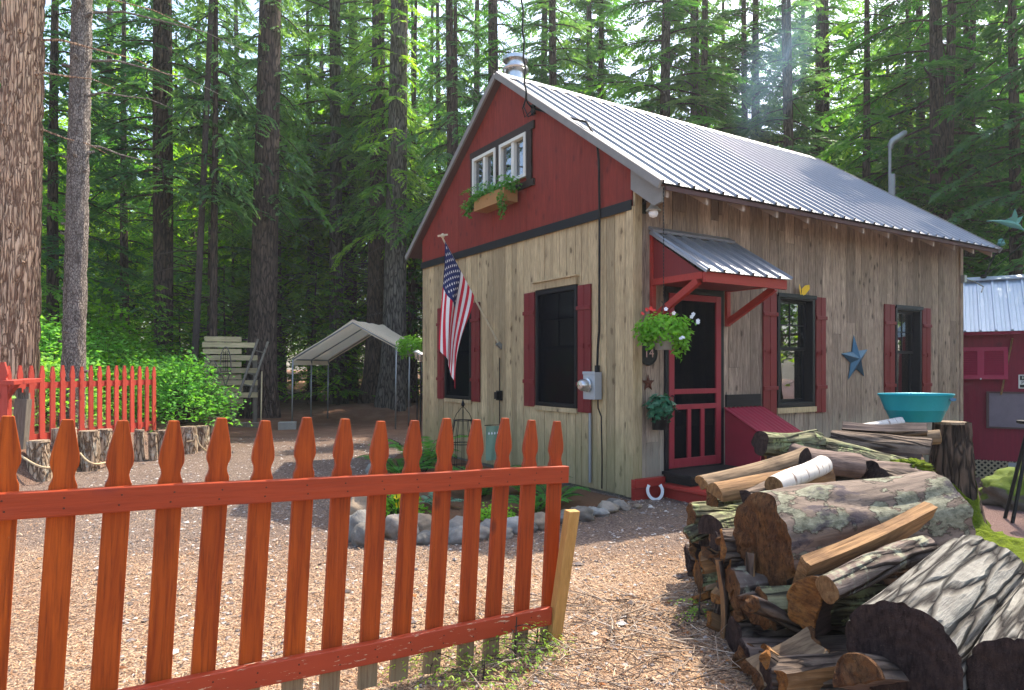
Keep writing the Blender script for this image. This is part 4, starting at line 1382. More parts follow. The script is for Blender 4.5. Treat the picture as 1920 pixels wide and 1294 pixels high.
# two near trees at the left edge
def neartree(name, pb, pt, Zb, dia, label, mat, seed, stubs, disp, n=56, m=150, bough_z=8.6):
    X = (pb - 960) * Zb / F; Xt = (pt - 960) * Zb / F
    H = 12.0
    zt = 7.1
    lean = ((Xt - X) / zt * H, 0)
    root = empty(name, (X, Zb, gz(X, Zb) - .1), 0, label, 'tree')
    tw = MB()
    path = trunk_geo(tw, H, dia / 2, dia / 2 * .72, seed, n=n, m=m, flare=.25, bend=.04, disp=disp, lean=lean)
    rr = random.Random(seed)
    nb = len(tw.v)
    for i in range(stubs):
        h = rr.uniform(1.0, 8.0); az = rr.uniform(2.9, 6.4)
        p = pathpt(path, h); L = dia / 2 + rr.uniform(.03, .10)
        tw.tube([p, p + V((cos(az) * L, sin(az) * L, .04))], [.04, .022], 7)
    lf = MB()
    for i in range(26):
        h = rr.uniform(bough_z, H * .98); az = rr.uniform(0, 6.28)
        bough(tw, lf, rr, pathpt(path, h), az, rr.uniform(.9, 2.3), .1, .3, .03, rr.uniform(.3, .6))
    for (h, az, L) in ((6.2, .15, 2.2), (5.6, -.25, 1.8), (7.0, .1, 2.6), (4.8, .5, 1.2), (7.4, -.5, 2.0)):
        p = pathpt(path, h)
        pts = [p + V((cos(az) * L * u, sin(az) * L * u, L * (.12 * u - .32 * u * u) + .03 * sin(u * 9))) for u in (0, .25, .5, .75, 1)]
        tw.tube(pts, [.024, .018, .013, .008, .004], 5, cap=False)
    tw.h = tw.h + [.6] * (len(tw.v) - len(tw.h))
    tw.build('trunk', mat, root, smooth=True)
    lf.build('crown', HN, root)
neartree('pine_tree', 24, 42, 10.9, .63, 'thick reddish-brown furrowed pine trunk cut by the left edge', MAT['near_brown_bark'], 31, 9, .055)
neartree('spruce_tree', 134, 153, 11.4, .345, 'slim grey scaly trunk beside the reddish-brown pine', MAT['near_grey_bark'], 32, 26, .022, n=40)

# understory and background
rr = random.Random(77)
def pick(px, Z): return ((px - 960) * Z / F, Z)
for (px, Z, kind, sc, label) in (
    (398, 21.0, 'lowB', 1.0, 'thin dark stem just right of the light-barked slim tree'),
    (235, 22.0, 'lowA', .95, 'hemlock with low boughs between the grey scaly trunk and the dark trunk'),
    (440, 22.5, 'sapA', 1.2, 'young hemlock just left of the huge dark trunk'),
    (520, 23.0, 'lowB', .9, 'thin stem immediately right of the huge dark trunk'),
    (585, 24.0, 'lowA', 1.0, 'slender tree between the huge dark trunk and the canopy'),
    (772, 23.5, 'lowA', 1.0, 'hemlock half hidden by the left corner of the cabin'),
    (820, 27.0, 'lowB', 1.1, 'hemlock rising behind the left slope of the gable'),
    (1120, 25.0, 'lowA', 1.2, 'low-branched hemlock behind the near half of the ridge'),
    (1400, 24.0, 'lowB', 1.15, 'bluish hemlock behind the far half of the ridge'),
    (1620, 19.5, 'lowA', 1.05, 'hemlock to the left of the bent vent hood'),
    (1700, 22.0, 'lowB', 1.1, 'hemlock to the right of the bent vent hood'),
    (1905, 16.5, 'lowA', 1.1, 'drooping hemlock over the shed at the right edge'),
    (2060, 14.5, 'lowB', 1.1, 'nearest hemlock reaching in from the right edge above the shed'),
    (100, 16.5, 'lowB', .9, 'dark hemlock behind the two near trunks at the left'),
    (-40, 14.5, 'lowA', .9, 'hemlock behind the reddish-brown pine at the left edge')):
    x, y = pick(px, Z)
    place(kind, x, y, sc, rr.uniform(0, 6.28), label)
bgx = []
def far(kinds, n, z0, z1, group, label, sc0, sc1, cat='tree', x0=-150, x1=2070):
    for i in range(n):
        px = x0 + (x1 - x0) * (i + rr.random()) / n
        Z = rr.uniform(z0, z1)
        x, y = pick(px, Z)
        place(rr.choice(kinds), x, y, rr.uniform(sc0, sc1), rr.uniform(0, 6.28), label, cat, group)
far(('lowA', 'lowB'), 5, 26, 33, 'forest hemlocks behind the clearing', 'dark hemlock standing in the forest behind the clearing', .9, 1.15)
far(('tallA', 'tallB', 'tallC'), 15, 25.5, 33, 'tall hemlocks in the middle of the forest', 'tall hemlock in the middle depth of the forest', .85, 1.0)
far(('tallC', 'tallA'), 8, 22.8, 26, 'tall hemlocks behind the long roof', 'tall hemlock in the belt of trees behind the long roof', .9, 1.0, 'tree', 980, 2000)
far(('decA', 'decB'), 20, 27, 40, 'sunlit maples deep in the forest', 'yellow-green sunlit maple deep in the forest', .75, 1.05)
far(('decA', 'lowA', 'decB'), 26, 43, 56, 'farthest trees of the forest', 'distant tree closing the view through the trunks', .95, 1.2)
far(('sapA', 'sapB'), 12, 20.5, 28, 'young hemlocks under the big trees', 'young hemlock growing under the big trees', .7, 1.2, 'sapling', -60, 800)
far(('decB', 'decA'), 17, 21.5, 31, 'bright saplings behind the big trunks', 'bright green maple sapling behind the big trunks', .45, .7, 'sapling', 40, 800)

# trees beside the clearing on the right, mirrored in the front windows
for (x, y, kind, sc, lab) in ((13.5, 6.5, 'decB', .9, 'maple outside the picture on the right, nearest the clearing'), (16.0, 9.0, 'lowA', .9, 'hemlock outside the picture on the right'), (17.5, 5.0, 'lowB', .9, 'bluish hemlock outside the picture on the right'),
                          (20.5, 8.0, 'decA', .9, 'maple outside the picture on the right, behind a hemlock'), (21.5, 12.0, 'lowB', .9, 'hemlock farthest outside the picture on the right'), (14.5, 2.0, 'lowA', .85, 'hemlock outside the picture, level with the camera')):
    place(kind, x, y, sc, x, lab)
# shrubs on the bank
def shrub(name, seed, h, rx, ncl, mats, leaf, per, cl, label, x, y, cat='shrub', flat=.4):
    rr = random.Random(seed)
    root = empty(name, (x, y, gz(x, y)), 0, label, cat)
    st = MB(); lf = MB()
    for i in range(ncl):
        t = sqrt((i + .5) / ncl)
        az = i * 2.39996 + rr.uniform(-.4, .4)
        R = rx * t * rr.uniform(.8, 1.05)
        z = h * (1 - .82 * (R / rx) ** 1.8) * rr.uniform(.72, 1.03)
        if rr.random() < .35: z *= rr.uniform(.35, .85)
        c = V((cos(az) * R, sin(az) * R, max(.08, z)))
        st.tube([V((cos(az) * R * .1, sin(az) * R * .1, 0)), V((cos(az) * R * .45, sin(az) * R * .45, z * .7)), c], [.012, .008, .003], 4, cap=False)
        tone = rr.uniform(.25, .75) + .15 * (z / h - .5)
        outd = V((cos(az), sin(az), 0))
        for k in range(per):
            q = c + V((rr.gauss(0, cl * .5), rr.gauss(0, cl * .5), rr.gauss(0, cl * .5 * flat)))
            q.z -= .35 * max(0, (q - c).dot(outd))
            q.z = max(.02, q.z)
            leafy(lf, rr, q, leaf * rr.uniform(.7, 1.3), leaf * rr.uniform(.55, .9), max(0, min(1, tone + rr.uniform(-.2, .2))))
    st.build('stem', MAT['twig_bark'], root)
    lf.build('foliage', mats, root)
    return root
BL, DL = MAT['bush_leaves'], MAT['dark_leaves']
def shp(px, Z): return ((px - 960) * Z / F, Z)
shrub('maple_shrub', 41, 1.4, .92, 105, BL, .085, 34, .42, 'bright light-green bush drooping at the end of the red fence on the bank', *shp(340, 13.2))
shrub('maple_shrub', 42, 1.35, 1.15, 100, BL, .085, 40, .40, 'bright green bush behind the right half of the bank fence', *shp(255, 14.4))
shrub('leafy_shrub', 43, 1.9, 1.2, 100, BL, .11, 38, .45, 'darker broad-leaved shrub behind the left half of the bank fence', *shp(90, 13.6))
shrub('leafy_shrub', 44, 3.0, 1.4, 110, ML, .12, 38, .5, 'tall shrub behind the grey scaly trunk', *shp(175, 15.4))
shrub('leafy_shrub', 45, 2.1, 1.2, 90, BL, .10, 38, .5, 'green shrub right of the grey scaly trunk, above the fence', *shp(238, 16.2))
shrub('leafy_shrub', 46, 1.2, 1.1, 80, BL, .09, 40, .4, 'low green shrub right behind the red gate end', *shp(60, 11.6))
shrub('leafy_shrub', 48, 1.9, 1.1, 100, BL, .10, 38, .45, 'bright shrub on the slope above the middle of the bank fence', *shp(200, 15.0))
shrub('leafy_shrub', 49, 1.6, 1.1, 100, BL, .09, 38, .42, 'bright shrub on the slope above the right end of the bank fence', *shp(290, 15.2))
shrub('leafy_shrub', 47, 1.7, 1.2, 80, DL, .10, 38, .45, 'shrub between the bright bush and the slatted wall', *shp(300, 16.0))
place('sapB', *shp(345, 17.4), .7, 1.0, 'small hemlock drooping over the left end of the slatted wall', 'sapling')
place('sapA', *shp(300, 16.4), .62, 2.0, 'young hemlock behind the bright bush', 'sapling')
for k_, o_ in protos.items():
    if k_ not in used:
        for ch_ in list(o_.children): bpy.data.objects.remove(ch_)
        bpy.data.objects.remove(o_)

# ------------------------------------------------------------------ firewood
def section(shape, r, m, rr):
    """cross-section points (y, z, is_bark)"""
    pts = []
    if shape == 'round':
        for j in range(m):
            a = 2 * pi * j / m
            pts.append((cos(a) * r, sin(a) * r, True))
        return pts
    if shape == 'half': a0, a1 = 0.0, pi
    elif shape == 'quarter': a0, a1 = pi * .28, pi * .72 + .25
    elif shape == 'third': a0, a1 = pi * .15, pi * .85
    else: a0, a1 = None, None
    if shape == 'slab':
        w, t = r, r * .34
        c = [(-w, -t), (w, -t * .8), (w * .96, t * .7), (-w * .9, t)]
        for k in range(4):
            p, q = c[k], c[(k + 1) % 4]
            for j in range(max(3, m // 6)):
                u = j / max(3, m // 6)
                pts.append((p[0] + (q[0] - p[0]) * u, p[1] + (q[1] - p[1]) * u, False))
        return pts
    na = int(m * .55)
    for j in range(na + 1):
        a = a0 + (a1 - a0) * j / na
        pts.append((cos(a) * r, sin(a) * r, True))
    apex = (0, 0) if shape in ('quarter', 'third') else None
    e = pts[-1]; s = pts[0]
    ch = [e, s] if apex is None else [e, (apex[0], apex[1], False), s]
    ns = max(4, m // 5)
    for p, q in zip(ch[:-1], ch[1:]):
        for j in range(1, ns + 1):
            u = j / ns
            if q is s and j == ns: break
            pts.append((p[0] + (q[0] - p[0]) * u, p[1] + (q[1] - p[1]) * u, False))
    cy = sum(p[0] for p in pts) / len(pts); cz = sum(p[1] for p in pts) / len(pts)
    return [(p[0] - cy, p[1] - cz, p[2]) for p in pts]

def log(p0, p1, r, shape, mats, seed, label, group=None, roll=0.0, m=28, n=16, disp=.006, taper=1.0, bend=.015, furrow=7.0, endrough=.006, name='firewood_log', knob=None, squash=1.0, fl=1.0):
    rr = random.Random(seed)
    p0 = V(p0); p1 = V(p1); L = (p1 - p0).length
    ax = (p1 - p0).normalized()
    pts = section(shape, r, m, rr)
    k = len(pts)
    mb = MB(); mb.h = []
    sx = seed * 1.37
    vs = []; fs = []; fm = []
    for i in range(n + 1):
        t = i / n; x = (t - .5) * L
        tp = 1 + (taper - 1) * t
        by = bend * sin(pi * t + seed); bz = bend * sin(pi * 1.3 * t + seed * 2) * .7
        for (y, z, bk) in pts:
            y0, z0 = y * tp, z * tp * squash
            rad = sqrt(y0 * y0 + z0 * z0) + 1e-6
            lump = 1 + .10 * noise.noise(V((x * 1.5 + sx, y0 / r * .9, z0 / r * .9)))
            if bk:
                q = V((x * 2.0 * fl + sx, y0 * furrow, z0 * furrow))
                q = q + V((noise.noise(q * .6 + V((9, 0, 0))), noise.noise(q * .6), noise.noise(q * .6 + V((0, 7, 0))))) * .7
                rid = abs(noise.noise(q))
                h = min(1, rid * 3.2) * .75 + .25 * (noise.noise(V((x * 9 + sx, y0 * 30, z0 * 30))) * .5 + .5)
                d = disp * (min(1, rid * 3.2) - .6) * 2
            else:
                h = .5
                d = .004 * noise.noise(V((x * 3 + sx, y0 * 55, z0 * 55))) * 2 + .006 * noise.noise(V((x * 4 + sx, y0 * 8, z0 * 8)))
            f = lump * (rad + d) / rad
            xx = x
            if i in (0, n): xx += endrough * noise.noise(V((y0 * 14 + sx, z0 * 14, i)))
            vs.append((xx, y0 * f + by, z0 * f + bz)); mb.h.append(h)
    for i in range(n):
        for j in range(k):
            j2 = (j + 1) % k
            fs.append((i*k+j, (i+1)*k+j, (i+1)*k+j2, i*k+j2))
            fm.append(0 if (pts[j][2] and pts[j2][2]) else 2)
    # ends with rings of vertices for a rough cut
    for i, sgn in ((0, -1), (n, 1)):
        prev = [i * k + j for j in range(k)]
        cy = sum(vs[q][1] for q in prev) / k; cz = sum(vs[q][2] for q in prev) / k
        for s_ in (.93, .8, .62, .42, .22):
            ring = []
            for j in range(k):
                a = vs[i * k + j]
                y = cy + (a[1] - cy) * s_; z = cz + (a[2] - cz) * s_
                ring.append(len(vs))
                vs.append(((i / n - .5) * L + endrough * .9 * noise.noise(V((y * 14 + sx, z * 14, i)))+ endrough * .5 * noise.noise(V((y * 40 + sx, z * 40, i + 3.0))) + sgn * endrough * .3, y, z)); mb.h.append(.5)
            for j in range(k):
                j2 = (j + 1) % k
                q = (prev[j], prev[j2], ring[j2], ring[j])
                fs.append(q if sgn < 0 else tuple(reversed(q))); fm.append(1)
            prev = ring
        fs.append(tuple(prev) if sgn < 0 else tuple(reversed(prev))); fm.append(1)
    mb.v = vs; mb.f = fs; mb.m = fm; mb.r = [rr.random()] * len(fs)
    o = mb.build(name, [MAT[x] for x in mats], smooth=38, recalc=True)
    y = V((0, 0, 1)).cross(ax)
    if y.length < .05: y = V((0, 1, 0))
    y.normalize(); z = ax.cross(y)
    M = Matrix((ax, y, z)).transposed() @ Matrix.Rotation(roll, 3, 'X')
    o.matrix_world = Matrix.Translation((p0 + p1) / 2) @ M.to_4x4()
    return tag(o, label, 'log', group or 'logs of the woodpile')

R1 = random.Random(404)
MIXES = [('log_bark', 'end_rot', 'split_dark'), ('log_bark', 'end_dark', 'split_grey'), ('log_bark_green', 'end_rot', 'split_grey'), ('log_bark', 'end_orange', 'split_dark'), ('log_bark_lichen', 'end_rot', 'split_pink')]
# hidden and half hidden body of the pile: rows of logs seen by their ends on the left flank
def fill(x0, x1, zrow, y0, y1, r, seed, lab, jit=.05, skip=()):
    rr = random.Random(seed)
    n = int((y1 - y0) / (2 * r * .98))
    for i in range(n):
        if i in skip: continue
        Y = y0 + (i + .5) * (y1 - y0) / n
        a = x0(Y) + rr.uniform(-jit, jit); b = x1(Y) + rr.uniform(-jit, jit)
        sh = rr.choice(('round', 'round', 'half', 'third'))
        rad = r * rr.uniform(.9, 1.02) * (1 if sh == 'round' else 1.2)
        g0 = gz((a + b) / 2, Y)
        log((a, Y + rr.uniform(-.03, .03), zrow + g0 * 0), (b, Y + rr.uniform(-.04, .04), zrow + rr.uniform(-.02, .03)), rad, sh, rr.choice(MIXES), seed * 100 + i, lab, roll=rr.uniform(0, 6.28), m=26, n=12, disp=.010, endrough=.02)
xl = lambda Y: 1.16 + (Y - 3.15) * .035
LAB1 = 'rotting brown log low in the left flank of the woodpile, dark end facing left'
LAB2 = 'weathered log inside the rear stack of the woodpile under the tub'
fill(xl, lambda Y: 1.95, .10, 2.95, 4.95, .105, 1, LAB1)
fill(lambda Y: xl(Y) + .02, lambda Y: 1.95, .295, 3.05, 4.9, .105, 2, LAB1, .04, skip=(0,))
fill(lambda Y: xl(Y) + .01, lambda Y: 1.9, .47, 3.75, 4.9, .09, 3, LAB1, .04)
XR = lambda Y: .60 * Y - .10
fill(lambda Y: 2.02, lambda Y: min(2.9, XR(Y)), .11, 3.6, 6.0, .11, 4, LAB2)
fill(lambda Y: 2.0, lambda Y: min(2.85, XR(Y)), .31, 4.0, 6.0, .105, 5, LAB2)
fill(lambda Y: 2.0, lambda Y: min(2.9, XR(Y)), .50, 4.3, 6.0, .10, 6, LAB2)
fill(lambda Y: 2.92, lambda Y: XR(Y), .12, 5.55, 6.5, .12, 7, LAB2)
fill(lambda Y: 2.92, lambda Y: XR(Y), .34, 5.6, 6.5, .11, 8, LAB2)
fill(lambda Y: 2.92, lambda Y: XR(Y), .55, 5.6, 6.5, .11, 9, LAB2)
fill(lambda Y: 2.3, lambda Y: min(3.1, XR(Y)), .68, 5.3, 6.3, .09, 10, LAB2)
fill(lambda Y: 2.9, lambda Y: XR(Y), .75, 5.8, 6.5, .09, 11, LAB2)
fill(lambda Y: 1.5, lambda Y: 2.4, .12, 2.25, 3.0, .12, 12, 'dark log at the foot of the pile under the largest furrowed log')
fill(lambda Y: 1.95, lambda Y: 2.7, .32, 2.7, 3.4, .11, 13, 'dark log at the foot of the pile under the largest furrowed log')

def PL(x0, y0, Z0, x1, y1, Z1, r, shape, mats, seed, label, **k):
    return log(P(x0, y0, Z0), P(x1, y1, Z1), r, shape, mats, seed, label, **k)
# A: big half-rotten log with peeling lichened bark
PL(1430, 1020, 3.60, 1742, 962, 3.95, .245, 'round', ('log_peeled', 'end_rot', 'split_pink'), 51, 'big log with peeling lichen-spotted bark and rotten brown end, mid pile', m=90, n=60, disp=.014, furrow=5, fl=.5, endrough=.035)
# B: largest furrowed grey log
PL(1690, 1226, 2.62, 1836, 1088, 3.32, .205, 'round', ('log_bark_grey', 'end_dark', 'split_dark'), 52, 'largest log with pale grey deeply furrowed bark and black end, front right', m=120, n=80, disp=.007, furrow=12, fl=.25, endrough=.012, bend=.004)
# C: second furrowed log at the frame edge
PL(1918, 1288, 2.38, 1995, 1130, 3.05, .165, 'round', ('log_bark_grey', 'end_dark', 'split_dark'), 53, 'pale furrowed log cut by the right edge of the picture', m=100, n=70, disp=.006, furrow=12, fl=.25, endrough=.012, bend=.004)
log((1.95, 2.05, .22), (2.5, 2.65, .24), .16, 'round', ('log_bark_green', 'end_orange', 'split_tan'), 54, 'yellowish log under the furrowed log at the right edge', m=60, n=40, disp=.014)
# D: split slab
PL(1500, 1082, 3.30, 1740, 968, 3.66, .10, 'slab', ('log_bark', 'end_tan', 'split_tan'), 55, 'light brown split slab lying against the big lichened log', roll=-1.05, m=40, n=40, endrough=.015)
PL(1548, 1102, 3.10, 1740, 1030, 3.42, .062, 'round', ('log_bark_lichen', 'end_tan', 'split_pink'), 56, 'small round log between the split slab and the largest furrowed log', m=40, n=30, disp=.006, furrow=9)
# F..I : top left logs
PL(1318, 905, 4.75, 1512, 850, 5.0, .098, 'third', ('split_pale', 'end_tan', 'split_pale'), 58, 'long pale split log with dark knot on the top left of the pile', roll=.2, m=44, n=40, endrough=.015)
PL(1343, 918, 4.25, 1548, 884, 4.5, .088, 'half', ('split_tan', 'end_tan', 'split_tan'), 59, 'orange-tan half-round log with fresh face, top left of the pile', roll=.25, m=50, n=36, disp=.002)
PL(1450, 915, 4.05, 1545, 868, 4.45, .060, 'round', ('birch_bark', 'end_tan', 'split_tan'), 60, 'small white birch log between the tan log and the big lichened log', m=32, n=24, disp=.002)
PL(1400, 938, 4.0, 1470, 925, 4.2, .085, 'half', ('log_bark', 'end_dark', 'split_dark'), 61, 'dark half log end in front of the tan half-round log', roll=1.2, m=36, n=16)
PL(1334, 930, 4.4, 1420, 925, 4.6, .095, 'quarter', ('log_bark_green', 'end_rot', 'split_pale'), 62, 'split piece under the tan half-round log, pale end facing left', roll=.6, m=36, n=20)
PL(1332, 985, 4.05, 1450, 965, 4.3, .115, 'half', ('log_bark_green', 'end_dark', 'split_pale'), 63, 'green-grey split log on the left flank beside the rotten end', roll=-.2, m=44, n=30, disp=.008)
PL(1428, 832, 5.3, 1530, 828, 5.5, .095, 'round', ('log_bark_green', 'end_dark', 'split_grey'), 64, 'lichen-green round log behind the long pale split log', m=44, n=24, disp=.012)
PL(1512, 862, 4.65, 1606, 876, 4.7, .085, 'round', ('split_pink', 'end_dark', 'split_pink'), 65, 'pinkish barkless log end behind the birch log', m=36, n=24, disp=.003)
PL(1500, 822, 5.75, 1728, 880, 4.85, .105, 'third', ('log_bark_green', 'end_dark', 'split_grey'), 66, 'long mossy split log sloping down across the top of the pile', roll=.3, m=50, n=50, disp=.008)
PL(1480, 838, 5.35, 1640, 878, 4.75, .075, 'quarter', ('split_pink', 'end_dark', 'split_grey'), 67, 'greyish split log in front of the long mossy one', roll=.9, m=36, n=30)
PL(1560, 815, 5.8, 1745, 842, 5.4, .115, 'third', ('log_bark', 'end_dark', 'split_grey'), 68, 'dark split log behind the long mossy one', roll=.5, m=40, n=30)
PL(1580, 806, 6.0, 1738, 812, 5.7, .105, 'quarter', ('log_bark', 'end_dark', 'split_dark'), 69, 'dark angular slab on top of the pile in front of the teal tub', roll=2.8, m=40, n=30)
PL(1640, 822, 6.1, 1762, 818, 5.9, .062, 'round', ('split_pale', 'end_yellow', 'split_pale'), 70, 'small round log with fresh yellow end beside the tall stump', m=32, n=20, disp=.002)
PL(1590, 800, 6.2, 1690, 789, 6.2, .042, 'half', ('birch_bark', 'end_tan', 'split_tan'), 71, 'thin curl of pale bark under the left end of the teal tub', m=24, n=20)
PL(1640, 876, 4.7, 1740, 885, 4.9, .09, 'third', ('split_grey', 'end_dark', 'split_grey'), 72, 'grey split log under the mossy end of the long log', roll=.4, m=36, n=24)
PL(1640, 905, 4.6, 1750, 920, 4.9, .10, 'round', ('log_bark', 'end_dark', 'split_grey'), 73, 'log between the big lichened log and the tall stump', m=36, n=20)
PL(1700, 950, 4.7, 1765, 960, 5.1, .09, 'quarter', ('log_bark', 'end_dark', 'split_pale'), 74, 'pale split piece low beside the tall stump', roll=1.5, m=36, n=16)
PL(1505, 1128, 3.22, 1600, 1105, 3.6, .135, 'half', ('log_bark', 'end_orange', 'split_dark'), 75, 'orange-brown half-moon log end under the split slab', roll=-1.35, m=60, n=24, endrough=.03, squash=1.25)
PL(1420, 1150, 3.38, 1560, 1120, 3.7, .14, 'third', ('log_bark', 'end_rot', 'split_dark'), 76, 'crumbling brown log directly below the rotten end of the big log', roll=.4, m=60, n=24, endrough=.04)
PL(1400, 1235, 3.32, 1560, 1215, 3.5, .12, 'half', ('log_bark', 'end_rot', 'split_tan'), 77, 'decayed log near the ground on the left flank', roll=-1.0, m=60, n=24, endrough=.04)
PL(1460, 1270, 2.98, 1640, 1262, 3.1, .12, 'quarter', ('log_bark', 'end_orange', 'split_tan'), 78, 'orange decayed log at the bottom edge of the pile', roll=-.8, m=60, n=24, endrough=.03)
PL(1600, 1262, 2.6, 1720, 1275, 2.9, .10, 'half', ('log_bark', 'end_rot', 'split_pink'), 79, 'reddish broken log under the largest furrowed log', roll=-.5, m=50, n=24, endrough=.03)
for k, (px, py, Z, h, ang) in enumerate(((1342, 1180, 3.95, .34, .12), (1362, 1195, 3.75, .42, -.05), (1385, 1205, 3.6, .5, .14))):
    b = P(px, py, Z); b.z = .0
    PLo = log(b + V((.0, 0, -.02)), b + V((ang * h, .02, h)), .045, 'quarter', ('log_bark', 'end_rot', 'split_tan'), 90 + k, 'upright broken splinter leaning on the left flank, %s' % ('outermost', 'middle', 'innermost')[k], m=24, n=14)
for k in range(16):
    Y = R1.uniform(3.0, 4.6); zc = R1.uniform(.08, .52) * (1 if Y > 3.5 else .7)
    a = V((xl(Y) - R1.uniform(.0, .10), Y, zc)); d = V((R1.uniform(.5, 1), R1.uniform(-.5, .5), R1.uniform(-.7, .5))).normalized()
    log(a, a + d * R1.uniform(.22, .4), R1.uniform(.04, .085), R1.choice(('quarter', 'half', 'third', 'slab')), R1.choice((('log_bark', 'end_orange', 'split_tan'), ('log_bark', 'end_rot', 'split_dark'), ('log_bark_green', 'end_rot', 'split_pale'))), 700 + k, 'broken chunk of decayed wood wedged in the left flank of the woodpile', roll=R1.uniform(0, 6), m=30, n=14, disp=.008, endrough=.04, squash=R1.uniform(.8, 1.3))
# moss cushion on the sloping log end
mb = MB()
def blob(mb, c, rx, ry, rz, n=18, m=12, seed=0, amp=.2, fr=2.0):
    vs = []; fs = []
    for i in range(m + 1):
        th = pi * i / m
        for j in range(n):
            a = 2 * pi * j / n
            d = V((sin(th) * cos(a), sin(th) * sin(a), cos(th)))
            k = 1 + amp * noise.noise(d * fr + V((seed * 3.1, seed * 1.7, 0))) + amp * .5 * noise.noise(d * fr * 3 + V((seed, 0, 5)))
            vs.append((c[0] + d.x * rx * k, c[1] + d.y * ry * k, c[2] + d.z * rz * k))
    for i in range(m):
        for j in range(n):
            j2 = (j + 1) % n
            fs.append((i*n+j, (i+1)*n+j, (i+1)*n+j2, i*n+j2))
    mb.add(vs, fs)
blob(mb, P(1702, 876, 4.88), .14, .11, .055, 48, 30, 3, .5, 5)
o = mb.build('moss_cushion', MAT['moss'], smooth=True)
tag(o, 'bright green moss cushion on the lower end of the long mossy log', 'moss')

# tall mossy stump post and the tub
sb = P(1782, 985, 6.45); sb.z = gz(sb.x, sb.y)
root = empty('tree_stump', sb, 0, 'tall narrow bark-covered stump with mossy flared foot carrying the tub', 'stump')
mb = MB()
Hs = P(1782, 791, 6.45).z - sb.z
trunk_geo(mb, Hs, .165, .135, 15, n=48, m=60, flare=.7, bend=.05, disp=.03)
mb.build('trunk', MAT['post_bark'], root, smooth=True)
mb = MB(); mb.lathe([(0, 0.003), (.13, .003), (.128, -.02)], 24, (.0, .0, Hs))
mb.build('cut_top', MAT['stump_top'], root)
mb = MB()
vs = []; fs = []
n_, m_ = 40, 16
for i in range(m_ + 1):
    t = i / m_
    for j in range(n_):
        a = 2 * pi * j / n_
        hgt = (.42 + .22 * noise.noise(V((cos(a) * 1.5, sin(a) * 1.5, 4)))) * (1 - t)
        rd = .165 * (1 + .7 * math.exp(-hgt / .40) * (.75 + .44 * sin(a * 3) + .35 * sin(a * 5 + 1))) + .022 + .20 * max(0, t - .72) * (1 + .6 * cos(a + .9)) + .014 * noise.noise(V((cos(a) * 9, sin(a) * 9, hgt * 20)))
        vs.append((cos(a) * rd, sin(a) * rd, hgt))
for i in range(m_):
    for j in range(n_):
        j2 = (j + 1) % n_
        fs.append((i*n_+j, (i+1)*n_+j, (i+1)*n_+j2, i*n_+j2))
mb.add(vs, fs)
mb.build('moss', MAT['moss'], root, smooth=True)
# teal tub
tc = P(1717, 790, 6.35)
tub = empty('wash_tub', tc, 0, 'oval teal metal wash tub standing on the woodpile and tall stump', 'tub')
mb = MB()
H = .252
out_ = [(0, .0), (.214, .0), (.222, .008), (.264, .10), (.270, .104), (.272, .112), (.318, .225), (.326, .235), (.335, .245), (.332, .255), (.322, .252), (.312, .235), (.215, .02), (0, .018)]
mb.lathe(out_, 48, (0, 0, 0), 1.0, .66)
mb.build('body', MAT['teal_tin'], tub, smooth=35)
mb = MB(); mb.lathe([(0, .0), (.03, .0), (.03, .008), (0, .01)], 14)
R = Matrix.Rotation(radians(72), 4, 'X')
tmp = mb; mb = MB(); mb.add([R @ V((p[0], p[1] * .55, p[2])) + V((.24, -.155, .205)) for p in tmp.v], tmp.f)
mb.build('tag', MAT['blue_tin'], tub)

# mossy boulder and moss mat, tripod legs at the right edge
mb = MB(); bc = P(1962, 935, 7.4)
blob(mb, (0, 0, 0), .66, .5, .36, 60, 40, 8, .24, 2.2)
o = mb.build('boulder', MAT['mossy_stone'], smooth=True); o.location = (bc.x, bc.y, gz(bc.x, bc.y) + .10)
tag(o, 'big boulder topped with green moss at the right edge by the shed', 'boulder')
mb = MB()
for k, (px, py, Z, rx, ry, rz) in enumerate(((1838, 995, 5.9, .30, .26, .08), (1890, 1010, 5.6, .42, .34, .09), (1925, 1035, 5.1, .40, .3, .10), (1800, 980, 6.2, .2, .16, .06))):
    p = P(px, py, Z); blob(mb, (p.x, p.y, gz(p.x, p.y) + .0), rx, ry, rz, 36, 12, k + 5, .35, 4)
o = mb.build('moss_mat', MAT['moss'], smooth=True); tag(o, 'moss over the ground beside the tall stump', 'moss', None, 'stuff')
tb = P(1912, 960, 6.6)
tri = empty('iron_stand', (tb.x, tb.y, gz(tb.x, tb.y)), 0, 'black iron stand with slanting legs in front of the mossy boulder', 'stand')
for (dx, dy, tx) in ((-.07, 0, .17), (.0, .2, .15), (.36, .05, .2)):
    mb = MB(); mb.tube([(dx, dy, 0), (tx, .08, .95)], .017, 8); mb.build('leg', MAT['black_iron'], tri, smooth=40)
mb = MB(); mb.lathe([(.10, .94), (.12, .95), (.12, .97), (0, .975)], 16, (.17, .08, 0)); mb.build('ring', MAT['black_iron'], tri)

